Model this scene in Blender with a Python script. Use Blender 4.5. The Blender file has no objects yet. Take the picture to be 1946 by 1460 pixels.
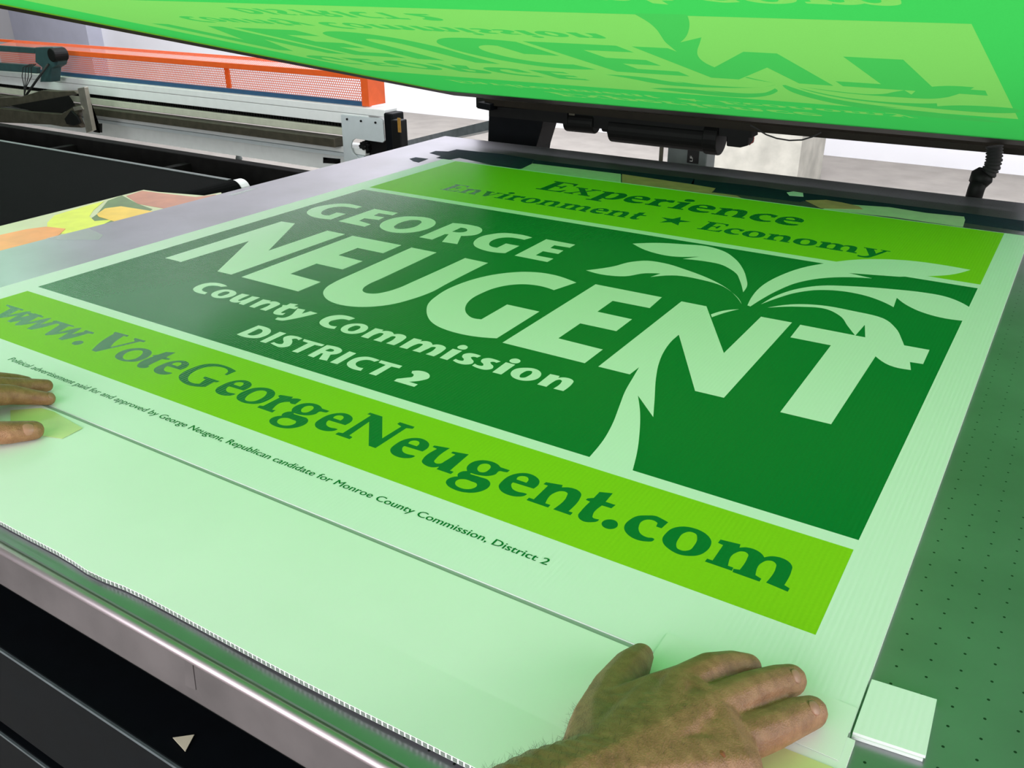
import bpy, bmesh, math, random
import numpy as np
from mathutils import Vector, Matrix
from mathutils.geometry import delaunay_2d_cdt
from mathutils.bvhtree import BVHTree

random.seed(7)
S = bpy.context.scene
COL = S.collection
# ------------------------------------------------------------------ camera, world, lights, exposure
Z0 = 0.905                      # top of the printed sheet above the floor
CAM_H = 0.45                    # camera above the sheet
W, H, F = 1946.0, 1460.0, 1671.6
XC = Vector((0.84503827, 0.23002921, -0.4826975))      # room axes seen by the camera (right, down, forward)
YC = Vector((0.53470094, -0.3673886, 0.76099969))
ZC = Vector((-0.0022854, -0.90117267, -0.43345426))
RW = Matrix((XC, YC, ZC))       # camera vector -> room vector
CAM = Vector((0, 0, Z0 + CAM_H))
cam_data = bpy.data.cameras.new('camera')
cam_data.sensor_width = 36.0
cam_data.lens = F / W * 36.0
cam_data.clip_start = 0.01
cam_obj = bpy.data.objects.new('camera', cam_data)
COL.objects.link(cam_obj)
r_, d_, f_ = RW @ Vector((1, 0, 0)), RW @ Vector((0, 1, 0)), RW @ Vector((0, 0, 1))
cam_obj.matrix_world = Matrix(((r_.x, -d_.x, -f_.x, CAM.x), (r_.y, -d_.y, -f_.y, CAM.y), (r_.z, -d_.z, -f_.z, CAM.z), (0, 0, 0, 1)))
S.camera = cam_obj

wd = bpy.data.worlds.new('world')
S.world = wd
wd.use_nodes = True
wd.node_tree.nodes['Background'].inputs[0].default_value = (0.86, 0.90, 1.0, 1)
wd.node_tree.nodes['Background'].inputs[1].default_value = 0.06

def area(name, loc, size, energy, color, target=None, size_y=None):
    l = bpy.data.lights.new(name, 'AREA')
    l.shape = 'RECTANGLE'; l.size = size; l.size_y = size_y or size
    l.energy = energy; l.color = color
    o = bpy.data.objects.new(name, l); COL.objects.link(o); o.location = loc
    d = (Vector(target) - Vector(loc)) if target else Vector((0, 0, -1))
    o.rotation_euler = d.to_track_quat('-Z', 'Y').to_euler()
    return o
area('press_lamp', (-0.65, 0.6, 2.3), 2.4, 18.6, (1.0, 1.0, 0.95), size_y=1.0)
area('front_ceiling_light', (-0.6, -2.3, 2.75), 3.0, 18, (0.95, 0.97, 1.0), target=(-0.6, 0.9, 0.9), size_y=0.7)
area('back_ceiling_light', (-2.2, 4.6, 3.12), 4.0, 190, (0.93, 0.93, 1.0), size_y=1.4)
area('wall_fill_light', (-5.0, 4.4, 3.0), 11.0, 265, (0.95, 0.95, 1.0), target=(-5.0, 7.1, 1.0), size_y=0.5)  # added fill that faces only the back wall and stays off the table
area('left_ceiling_light', (-4.6, 2.9, 2.75), 1.3, 6.5, (0.88, 0.92, 1.0), target=(-1.05, 0.6, 0.9), size_y=0.16)
area('aisle_ceiling_light', (-4.6, 1.0, 2.95), 2.0, 30, (0.93, 0.94, 1.0), size_y=1.0)
area('right_fill_light', (3.7, 1.3, 1.9), 4.0, 100, (1.0, 0.99, 0.97), target=(-0.6, 0.9, 0.9), size_y=1.8)  # added fill from the right to whiten the sheet; no window there
area('next_station_green_light', (-4.4, 2.1, 1.95), 1.2, 7, (0.36, 1.0, 0.5), target=(-3.9, 2.6, 0.7), size_y=0.7)
area('front_fill_light', (-0.8, -2.9, 1.35), 4.4, 180, (0.97, 0.98, 1.0), target=(-0.8, 1.0, 1.0), size_y=2.4)  # added broad fill from behind the camera; there is no door

vs = S.view_settings
S.display_settings.display_device = 'sRGB'
vs.view_transform = 'Standard'; vs.look = 'None'; vs.gamma = 1.0; vs.use_curve_mapping = False
vs.exposure = 0.12

# ------------------------------------------------------------------ helpers
def ray(px, py):
    return (RW @ Vector((px - W / 2, py - H / 2, F))).normalized()
def at(px, py, Y):              # measured point at room depth Y
    d = ray(px, py); return CAM + d * (Y / d.y)
def atz(px, py, z):             # measured point at height z above the printed sheet
    d = ray(px, py); return CAM + d * ((z - CAM_H) / d.z)

WL = {}                         # world origin of each object
def tag(o, label=None, cat=None, group=None, kind=None):
    if label: o['label'] = label
    if cat: o['category'] = cat
    if group: o['group'] = group
    if kind: o['kind'] = kind
    return o
def thing(name, loc, label, cat, group=None):
    o = bpy.data.objects.new(name, None); COL.objects.link(o)
    o.empty_display_size = 0.05
    o.location = loc; WL[o.name] = Vector(loc)
    return tag(o, label, cat, group)
def ob(name, verts, faces, mat, parent=None, smooth=False, bevel=0.0, seg=2):
    """one mesh object from room-space vertices; its origin sits at its own centre"""
    vs_ = [Vector(v) for v in verts]
    lo = Vector((min(v.x for v in vs_), min(v.y for v in vs_), min(v.z for v in vs_)))
    hi = Vector((max(v.x for v in vs_), max(v.y for v in vs_), max(v.z for v in vs_)))
    c = (lo + hi) / 2
    me = bpy.data.meshes.new(name)
    me.from_pydata([v - c for v in vs_], [], faces)
    me.validate(); me.update()
    if smooth:
        me.polygons.foreach_set('use_smooth', [True] * len(me.polygons))
    if mat: me.materials.append(mat)
    o = bpy.data.objects.new(name, me); COL.objects.link(o)
    WL[o.name] = c
    if parent is not None:
        o.parent = parent; o.location = c - WL[parent.name]
    else:
        o.location = c
    if bevel:
        b = o.modifiers.new('bevel', 'BEVEL'); b.width = bevel; b.segments = seg; b.limit_method = 'ANGLE'
    return o
class MB:
    def __init__(s): s.v = []; s.f = []
    def add(s, v, f):
        n = len(s.v); s.v += [Vector(q) for q in v]; s.f += [[i + n for i in g] for g in f]; return s
    def box(s, x0, x1, y0, y1, z0, z1):
        v = [(x, y, z) for z in (z0, z1) for y in (y0, y1) for x in (x0, x1)]
        return s.add(v, [(0, 2, 3, 1), (4, 5, 7, 6), (0, 1, 5, 4), (2, 6, 7, 3), (0, 4, 6, 2), (1, 3, 7, 5)])
    def prism(s, pts, d):       # planar outline pushed along d
        d = Vector(d); n = len(pts); pts = [Vector(p) for p in pts]
        return s.add(pts + [p + d for p in pts], [list(range(n - 1, -1, -1)), list(range(n, 2 * n))] + [[i, (i + 1) % n, n + (i + 1) % n, n + i] for i in range(n)])
    def tube(s, path, r, n=12, cap=True):
        path = [Vector(p) for p in path]; rs = r if isinstance(r, (list, tuple)) else [r] * len(path)
        up = None; v = []; f = []
        for i, p in enumerate(path):
            t = (path[min(i + 1, len(path) - 1)] - path[max(i - 1, 0)]).normalized()
            if up is None: up = t.orthogonal().normalized()
            up = (up - t * up.dot(t)).normalized(); b = t.cross(up)
            for k in range(n):
                a = 2 * math.pi * k / n; v.append(p + (up * math.cos(a) + b * math.sin(a)) * rs[i])
        for i in range(len(path) - 1):
            for k in range(n):
                f.append((i * n + k, i * n + (k + 1) % n, (i + 1) * n + (k + 1) % n, (i + 1) * n + k))
        if cap: f += [list(range(n - 1, -1, -1)), [len(v) - n + k for k in range(n)]]
        return s.add(v, f)
    def build(s, name, mat, parent=None, smooth=False, bevel=0.0, seg=2):
        return ob(name, s.v, s.f, mat, parent, smooth, bevel, seg)
def struct(name, mb, mat, bevel=0.0):
    o = mb.build(name, mat, None, False, bevel); o['kind'] = 'structure'; return o

# ------------------------------------------------------------------ materials (all procedural)
def L(c):                       # sRGB 0-255 -> linear
    return tuple(((x / 255) / 12.92 if x / 255 <= 0.04045 else ((x / 255 + 0.055) / 1.055) ** 2.4) for x in c) + (1.0,)
def mat(name, col, rough=0.5, metal=0.0, var=0.0, vscale=30.0, bump=0.0, bscale=60.0, spec=0.5, aniso=None):
    m = bpy.data.materials.new(name); m.use_nodes = True
    nt = m.node_tree; b = nt.nodes['Principled BSDF']
    b.inputs['Base Color'].default_value = L(col)
    b.inputs['Roughness'].default_value = rough; b.inputs['Metallic'].default_value = metal
    b.inputs['Specular IOR Level'].default_value = spec
    tc = nt.nodes.new('ShaderNodeTexCoord')
    if var:
        n = nt.nodes.new('ShaderNodeTexNoise'); n.inputs['Scale'].default_value = vscale; n.inputs['Detail'].default_value = 5
        nt.links.new(tc.outputs['Object'], n.inputs['Vector'])
        r = nt.nodes.new('ShaderNodeMapRange'); r.inputs['From Min'].default_value = 0.3; r.inputs['From Max'].default_value = 0.7
        r.inputs['To Min'].default_value = 1 - var; r.inputs['To Max'].default_value = 1 + var
        nt.links.new(n.outputs['Fac'], r.inputs['Value'])
        mx = nt.nodes.new('ShaderNodeVectorMath'); mx.operation = 'SCALE'; mx.inputs[0].default_value = L(col)[:3]
        nt.links.new(r.outputs['Result'], mx.inputs['Scale']); nt.links.new(mx.outputs['Vector'], b.inputs['Base Color'])
    if bump:
        n2 = nt.nodes.new('ShaderNodeTexNoise'); n2.inputs['Scale'].default_value = bscale; n2.inputs['Detail'].default_value = 4
        nt.links.new(tc.outputs['Object'], n2.inputs['Vector'])
        bp = nt.nodes.new('ShaderNodeBump'); bp.inputs['Strength'].default_value = bump; bp.inputs['Distance'].default_value = 0.002
        nt.links.new(n2.outputs['Fac'], bp.inputs['Height']); nt.links.new(bp.outputs['Normal'], b.inputs['Normal'])
    return m
def flutes(m, pitch=0.0046, strength=0.05):      # ribs of the corrugated plastic board, running along Y
    nt = m.node_tree; b = nt.nodes['Principled BSDF']
    g = nt.nodes.new('ShaderNodeNewGeometry'); sp = nt.nodes.new('ShaderNodeSeparateXYZ')
    nt.links.new(g.outputs['Position'], sp.inputs[0])
    mu = nt.nodes.new('ShaderNodeMath'); mu.operation = 'MULTIPLY'; mu.inputs[1].default_value = 2 * math.pi / pitch
    nt.links.new(sp.outputs['X'], mu.inputs[0])
    si = nt.nodes.new('ShaderNodeMath'); si.operation = 'SINE'; nt.links.new(mu.outputs[0], si.inputs[0])
    bp = nt.nodes.new('ShaderNodeBump'); bp.inputs['Strength'].default_value = strength; bp.inputs['Distance'].default_value = 0.0006
    nt.links.new(si.outputs[0], bp.inputs['Height']); nt.links.new(bp.outputs['Normal'], b.inputs['Normal'])
    return m
M = {}
M['board'] = flutes(mat('white corrugated plastic', (236, 240, 236), 0.42, spec=0.4))
M['board_ink'] = flutes(mat('bare white board between the inks', (236, 240, 236), 0.42, spec=0.4))
M['dark_ink'] = flutes(mat('dark green ink', (0, 116, 50), 0.26, spec=0.17, var=0.04, vscale=400), strength=0.11)
M['lime_ink'] = flutes(mat('lime green ink', (150, 204, 30), 0.36, spec=0.04, var=0.03, vscale=400), strength=0.08)
M['blank'] = mat('white blank board', (236, 240, 234), 0.5, var=0.015, vscale=9)
M['alu'] = mat('worn aluminium', (205, 203, 208), 0.36, 0.85, var=0.07, vscale=9, bump=0.04, bscale=250)
M['fascia'] = mat('grimy metal fascia', (88, 82, 82), 0.6, 0.2, var=0.25, vscale=14, bump=0.15)
M['black'] = mat('black machine paint', (9, 10, 10), 0.55, spec=0.2, var=0.2)
M['soot'] = mat('greasy black steel', (9, 10, 9), 0.6, 0.0, spec=0.2, var=0.3)
M['navy'] = mat('dark blue machine paint', (4, 7, 11), 0.55, spec=0.12, var=0.2)
M['edge'] = mat('steel and edge highlight', (120, 130, 135), 0.4, 0.7, var=0.2)  # rail steel; also paints the highlights along the table beams
M['blue'] = mat('navy blue enamel', (40, 78, 112), 0.45, var=0.08)
M['teal'] = mat('teal grey paint', (40, 66, 68), 0.5, var=0.15)
M['white_paint'] = mat('white machine paint', (224, 228, 226), 0.35, var=0.03)
M['plate'] = mat('grey white plate', (200, 210, 212), 0.42, 0.2, var=0.03)
M['beige'] = mat('aged cream rail', (188, 190, 172), 0.45, var=0.08)
M['orange'] = mat('orange safety paint', (224, 92, 34), 0.42, var=0.06)
M['steel'] = mat('dull dark steel', (78, 74, 62), 0.5, 0.5, var=0.25)
M['lightsteel'] = mat('bare steel', (165, 162, 150), 0.4, 0.8, var=0.15)
M['rubber'] = mat('black rubber', (18, 18, 18), 0.7, bump=0.1)
M['belt'] = mat('dark conveyor belt', (7, 9, 8), 0.85, spec=0.03, var=0.15, vscale=15, bump=0.2, bscale=400)
M['grey'] = mat('grey enamel', (92, 100, 98), 0.5, var=0.06)
M['label_black'] = mat('black label', (12, 12, 12), 0.5)
M['letter'] = mat('label letters', (205, 205, 200), 0.6)
M['amber'] = mat('amber sticker', (150, 110, 40), 0.5, var=0.2, vscale=80)
M['wall'] = mat('white painted wall', (226, 226, 230), 0.8, var=0.02, vscale=3)
M['wallgrey'] = mat('grey lilac panel', (176, 178, 192), 0.7, var=0.05, vscale=5)
M['dirty'] = mat('scuffed grey plaster', (178, 176, 166), 0.8, var=0.22, vscale=7)
M['floor'] = mat('grey beige concrete', (138, 133, 126), 0.75, var=0.12, vscale=6)
M['ceiling'] = mat('white ceiling', (215, 216, 216), 0.85)
M['tape_blue'] = mat('blue masking tape', (26, 46, 66), 0.7, spec=0.15, var=0.12, vscale=60)
M['tape_clear'] = mat('cloudy white tape', (214, 208, 190), 0.5, spec=0.2, var=0.06, vscale=40)
M['tape_pink'] = mat('pink stained tape', (214, 150, 122), 0.5, spec=0.2, var=0.12, vscale=30)
M['tape_yellow'] = mat('yellowed tape', (214, 216, 150), 0.4, var=0.1, vscale=22)
M['shadow_gap'] = mat('grey gap strip', (158, 168, 160), 0.7)
M['frame'] = mat('dark brown screen frame', (24, 20, 12), 0.6, var=0.15, spec=0.15)
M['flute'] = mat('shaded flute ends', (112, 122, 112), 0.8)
M['clear'] = mat('clear packing tape', (225, 228, 230), 0.12)
M['clear'].node_tree.nodes['Principled BSDF'].inputs['Alpha'].default_value = 0.35
M['rail_black'] = mat('matt black channel', (16, 16, 15), 0.8, var=0.3, spec=0.05)
M['lip'] = mat('polished metal lip', (170, 158, 162), 0.42, 0.85, var=0.06, vscale=20)
M['paper'] = mat('cream paper scrap', (205, 196, 172), 0.7)
def translucent(name, col, dcol, mixf):
    m = bpy.data.materials.new(name); m.use_nodes = True; nt = m.node_tree
    for n in list(nt.nodes):
        if n.type != 'OUTPUT_MATERIAL': nt.nodes.remove(n)
    out = nt.nodes['Material Output']
    t = nt.nodes.new('ShaderNodeBsdfTranslucent'); t.inputs[0].default_value = L(col)
    d = nt.nodes.new('ShaderNodeBsdfDiffuse'); d.inputs[0].default_value = L(dcol)
    nz = nt.nodes.new('ShaderNodeTexNoise'); nz.inputs['Scale'].default_value = 900
    tc = nt.nodes.new('ShaderNodeTexCoord'); nt.links.new(tc.outputs['Object'], nz.inputs['Vector'])
    hs = nt.nodes.new('ShaderNodeHueSaturation'); hs.inputs['Color'].default_value = L(col)
    mr = nt.nodes.new('ShaderNodeMapRange'); mr.inputs['To Min'].default_value = 0.9; mr.inputs['To Max'].default_value = 1.1
    nt.links.new(nz.outputs['Fac'], mr.inputs['Value']); nt.links.new(mr.outputs['Result'], hs.inputs['Value'])
    nt.links.new(hs.outputs['Color'], t.inputs[0])
    mx = nt.nodes.new('ShaderNodeMixShader'); mx.inputs[0].default_value = mixf
    nt.links.new(t.outputs[0], mx.inputs[1]); nt.links.new(d.outputs[0], mx.inputs[2]); nt.links.new(mx.outputs[0], out.inputs['Surface'])
    return m
M['emulsion'] = translucent('green screen emulsion', (58, 182, 80), (36, 118, 50), 0.3)
M['open_mesh'] = translucent('open screen mesh', (114, 190, 88), (76, 128, 58), 0.3)
M['blocked'] = translucent('blocked stencil areas', (64, 175, 78), (40, 116, 52), 0.3)
M['lime_tape'] = translucent('yellow green frame tape', (176, 224, 84), (150, 196, 80), 0.5)
# table top: aluminium with a grid of vacuum holes
def table_material():
    m = mat('vacuum table aluminium', (208, 206, 212), 0.32, 0.8, bump=0.03, bscale=300)
    nt = m.node_tree; b = nt.nodes['Principled BSDF']
    g = nt.nodes.new('ShaderNodeNewGeometry'); sp = nt.nodes.new('ShaderNodeSeparateXYZ'); nt.links.new(g.outputs['Position'], sp.inputs[0])
    def math_(op, a, bv=None, c=None):
        n = nt.nodes.new('ShaderNodeMath'); n.operation = op
        for i, q in enumerate((a, bv, c)):
            if q is None: continue
            if isinstance(q, (int, float)): n.inputs[i].default_value = q
            else: nt.links.new(q, n.inputs[i])
        return n.outputs[0]
    def cell(o, off): 
        f = math_('FRACT', math_('DIVIDE', math_('ADD', o, off), 0.0198)); return math_('POWER', math_('SUBTRACT', f, 0.5), 2.0)
    dist = math_('SQRT', math_('ADD', cell(sp.outputs['X'], 0.0248 + 0.0099), cell(sp.outputs['Y'], -0.5909 + 0.0099 + 0.594)))
    hole = math_('LESS_THAN', dist, 0.052)
    right = math_('GREATER_THAN', sp.outputs['X'], -0.6)
    hole = math_('MULTIPLY', hole, right)
    nz = nt.nodes.new('ShaderNodeTexNoise'); nz.inputs['Scale'].default_value = 6; nz.inputs['Detail'].default_value = 6
    nt.links.new(g.outputs['Position'], nz.inputs['Vector'])
    cr = nt.nodes.new('ShaderNodeValToRGB'); cr.color_ramp.elements[0].position = 0.3; cr.color_ramp.elements[1].position = 0.7
    cr.color_ramp.elements[0].color = L((138, 135, 140)); cr.color_ramp.elements[1].color = L((160, 157, 166))
    nt.links.new(nz.outputs['Fac'], cr.inputs[0])
    mx = nt.nodes.new('ShaderNodeMixRGB'); mx.inputs[2].default_value = L((14, 22, 16)); nt.links.new(hole, mx.inputs[0]); nt.links.new(cr.outputs[0], mx.inputs[1])
    nt.links.new(mx.outputs[0], b.inputs['Base Color'])
    nt.links.new(math_('MULTIPLY', math_('SUBTRACT', 1.0, hole), 0.8), b.inputs['Metallic'])
    return m
M['table'] = table_material()
def skin_material():
    m = mat('skin', (172, 124, 92), 0.5)
    nt = m.node_tree; b = nt.nodes['Principled BSDF']; tc = nt.nodes.new('ShaderNodeTexCoord')
    n = nt.nodes.new('ShaderNodeTexNoise'); n.inputs['Scale'].default_value = 90; n.inputs['Detail'].default_value = 8; n.inputs['Roughness'].default_value = 0.7
    nt.links.new(tc.outputs['Object'], n.inputs['Vector'])
    cr = nt.nodes.new('ShaderNodeValToRGB'); e = cr.color_ramp.elements
    e[0].position = 0.3; e[0].color = L((122, 80, 56)); e[1].position = 0.68; e[1].color = L((168, 120, 88))
    x = e.new(0.5); x.color = L((148, 102, 72))
    nt.links.new(n.outputs['Fac'], cr.inputs[0]); nt.links.new(cr.outputs[0], b.inputs['Base Color'])
    v = nt.nodes.new('ShaderNodeTexVoronoi'); v.inputs['Scale'].default_value = 900
    nt.links.new(tc.outputs['Object'], v.inputs['Vector'])
    bp = nt.nodes.new('ShaderNodeBump'); bp.inputs['Strength'].default_value = 0.4; bp.inputs['Distance'].default_value = 0.0007
    ad = nt.nodes.new('ShaderNodeMath'); ad.operation = 'ADD'
    nt.links.new(v.outputs['Distance'], ad.inputs[0]); nt.links.new(n.outputs['Fac'], ad.inputs[1])
    nt.links.new(ad.outputs[0], bp.inputs['Height']); nt.links.new(bp.outputs['Normal'], b.inputs['Normal'])
    b.inputs['Subsurface Weight'].default_value = 0.08; b.inputs['Subsurface Radius'].default_value = (0.006, 0.002, 0.001)
    return m
M['skin'] = skin_material()
M['nail'] = mat('finger nail', (160, 114, 94), 0.38, var=0.06, vscale=120)
M['crease'] = mat('reddish scab', (140, 72, 48), 0.5, var=0.2, vscale=300)
M['hair'] = mat('dark arm hair', (52, 38, 24), 0.6)
# ---- outlines of the sign's artwork, millimetres on the sheet ('c' marks a corner)
FIRST_NAME = [
"-1204.2,1331.4c -1227.5,1334.8 -1239.5,1336 -1259.3,1328.5 -1273.7,1310.1 -1281.9,1285.5 -1280.7,1261 -1270.4,1241.2 -1255.1,1228.8 -1233.2,1220.8 -1211.3,1220.3 -1191.4,1225c -1194.8,1272c -1217.3,1270.5c -1214.9,1245.8c -1223.7,1242.5 -1236,1246.4 -1245.6,1256.6 -1253.4,1276.5 -1252,1296.3 -1242,1309.5 -1222.6,1314.6 -1205.3,1314.7c",
"-1172.2,1332.1c -1112.4,1331.9c -1109.5,1311.9c -1143.4,1310.5c -1139.5,1291.2c -1113.5,1291.6c -1110.2,1271.1c -1142.1,1266c -1137.9,1246.3c -1102.9,1239.5c -1101.6,1220.3c -1169.8,1223.1c",
"-1084.1,1317 -1063.8,1329.5 -1039.4,1334 -1015.5,1324.4 -1003.3,1311.5 -992.9,1287.8 -992.3,1262.1 -1001.4,1237.3 -1016.8,1223.3 -1037.4,1218.1 -1062.5,1224.9 -1079.3,1237.5 -1091.2,1256.9 -1095.5,1288.7|-1055.9,1304.2 -1043.2,1310.7 -1031.4,1304.2 -1024.1,1288.4 -1021.8,1263.3 -1031.1,1245.8 -1042.4,1240.7 -1053.4,1248.2 -1060.7,1265.7 -1061.9,1286.7",
"-971.4,1219c -975.4,1329.2c -935.4,1335.2 -916.1,1331.3 -901.3,1319 -893.3,1301.7 -893.4,1284.8 -901.4,1273 -911.4,1265.5c -887.7,1220.4c -918.6,1217c -937.7,1263.4c -943.3,1259.3c -942.1,1219.1c|-941.7,1279.8c -944.2,1310.5c -933.3,1310.8 -924.8,1304.4 -920.9,1295.3 -922.7,1287.9 -928.1,1282.6",
"-796.3,1324.8c -815.1,1329.7 -837.3,1329 -857.6,1322 -871.1,1304.8 -878,1283.2 -874.9,1257.9 -866.3,1239.5 -852.4,1225.1 -837,1217.6 -814.1,1213.6 -798.7,1215.5 -787,1220c -788.9,1268.6c -816.6,1268.7c -816.1,1239.1c -824,1238.8 -835.3,1244.3 -842.5,1254.3 -847.6,1271.9 -843.6,1292.4 -833.1,1303.1 -816.2,1306.4 -801.5,1305.3c",
"-769.6,1329.3c -709.4,1327.3c -708.6,1306c -738.6,1304.5c -736.6,1286.9c -710,1285.5c -707.8,1263.9c -737.8,1263.8c -736.5,1237.3c -701.6,1236.8c -701.1,1215.7c -765.9,1216.9c",
]
SURNAME = [
"-1258.9,894c -1262.2,1164.3c -1229.3,1167.1c -1142.1,1016.3c -1142.6,1163.6c -1098.2,1162.5c -1096.4,892.8c -1128,892.3c -1215.5,1039.7c -1218.7,893.9c",
"-1079.8,1162.3c -967.4,1163c -964.2,1109.4c -1021.9,1109.7c -1021.2,1060.4c -964.5,1057.1c -963.4,1006.4c -1020.5,1006.8c -1018.9,945.7c -949.9,941.8c -948.6,891.6c -1073.2,893c",
"-943.5,1161.3c -888.9,1161.2c -881.9,1033 -880.4,1001.1 -879.7,975.2 -874,954.5 -867,945.1 -855.9,940.9 -843.3,945.8 -834.2,961.3 -829.1,986 -828.7,1017.4 -829.3,1161.2c -781.8,1159.6c -777.6,1033.1 -775.3,998.9 -781.1,956.9 -793.7,921.6 -811.1,900.6 -830.8,887.9 -855.4,882.4 -881.7,886.7 -900.9,897.3 -914.4,909.9 -925.3,929.1 -930.9,952.3 -933.6,985.2 -935.3,1016.1",
"-610.6,1150c -626.4,1156.1 -652.3,1163.1 -681.7,1162.3 -706.1,1152.4 -725.8,1134.9 -741.9,1112 -753.7,1083.6 -760.8,1049.6 -762.3,1013.6 -757.7,982.8 -753.9,966.7 -746.8,949.2 -734.9,931 -718.1,911.8 -701.6,898.5 -684.1,890 -665.2,885.6 -650.8,884.4 -631.5,885.3 -611.1,889.9 -592.8,897.3c -595.4,1012c -649.8,1011.7c -648.5,943.2c -659.9,940.8 -676.6,948.9 -689.2,961.8 -700,980.3 -707.6,1005.8 -708.2,1032.4 -704.1,1061.6 -693.4,1084.1 -676.7,1099.8 -655.8,1106.2 -636.4,1105.1 -623,1101.3c",
"-581.7,1158.7c -471.5,1159c -468.1,1107.9c -526.5,1106.6c -525.2,1055.3c -470.8,1054.7c -469.9,1003.7c -524.5,1002.8c -523.8,940.4c -457,938.4c -456.5,888.4c -578.5,888.9c",
]
PALM_LETTER = [
"-437.6,888.1c -440,1157.9c -401.7,1158c -321.3,1009.7c -321.8,1159.1c -278.6,1160.3c -276.7,887.8c -311.2,887.1c -393.6,1036.5c -393.3,1013.3 -388,974.7 -377.9,934.9 -363.7,894.6 -341.5,840.7 -325.6,801.6c -362.4,841.2c -342.3,803.7 -325.1,765.6 -308,722.4 -296.5,687.4c -296,681.4c -342.8,682.8c -344.4,687.7c -348.6,727.8 -356.6,764.9 -367.8,803.1 -379.8,844.2 -387.4,879.8 -394.3,913.4c -395,888.2c",
"-266.6,1157.9c -194.3,1158.7c -210.7,1187.9 -229.6,1221.6 -252.8,1238 -288.7,1226.5 -325.2,1199.3c -294.5,1235 -262.3,1249.6 -217.6,1250.3 -175.7,1242.9 -153.5,1213.8 -138.6,1176 -132.3,1157.4c -101.9,1158.9c -101,1107.6c -116,1105.5c -110.4,1081c -129.1,1079.6 -155.9,1101.2c -156.7,887.9c -211.6,886.7c -212.6,1107.2c -264.9,1106.2c|-181.1,1158.6c -191.8,1204.6c -193.6,1158.2c",
"-626.6,1386.4c -592.4,1412.7 -548,1430.4 -511.5,1440.1 -478.7,1430.3 -443.8,1397.3 -416.4,1355.6 -394.4,1310 -380.7,1272.8 -376.7,1243.7c -388.2,1270.6 -402.7,1300.9 -412.7,1319.7 -430.8,1339.7 -454.8,1355.6 -479.6,1357.4 -517.1,1350.2c -498.1,1376.9c -540.9,1353.2 -581.2,1358.8",
"-626,1211.1c -598.1,1252.2 -583.2,1290 -563.2,1309.7 -535.7,1312.4 -489.9,1298.7 -448.6,1280.1 -409.7,1253.5 -377.8,1218.3 -361.4,1193.2c -371.9,1211.5 -386.9,1230.2 -416,1255.8 -455.1,1265.7 -491.2,1264.1 -524.4,1235.5c -517.8,1259.6c -539,1247.7 -560.5,1217 -595.3,1205.9",
"-352.8,1193c -358.8,1229 -362,1286.9 -353.1,1350.3 -329.1,1419.7 -308.3,1452.6 -274.4,1495.4 -236.5,1523.4 -192.9,1540.4 -140.8,1544.1 -102.1,1540.3c -126.9,1495.2 -162.5,1465.1 -192.6,1443.7c -264.1,1420.4c -226.9,1413.2c -259.2,1399.6 -288.8,1377.2 -319.1,1332.6 -334.9,1279.4 -343.4,1229.4 -347.7,1190.8c",
"-337.5,1208.2c -328.8,1259.4 -310.9,1304 -285.1,1336.2 -242.8,1358.9 -183.6,1378.6 -149.1,1385.7 -117.2,1384.4 -93.4,1369.5 -79.1,1352.9c -72.1,1320c -79.5,1291.8c -103,1288.3 -134.2,1297 -159.3,1317.2 -176.3,1340.5c -172.3,1296.9c -189.7,1311.6 -218.6,1325.8 -252.2,1327.4 -282.8,1314.3 -308.6,1283.8 -324.9,1246.7",
"-357.9,1171.3c -372.9,1156.5 -384.5,1130.2c -379.3,1120.9c -369.8,1147.8",
]
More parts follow.
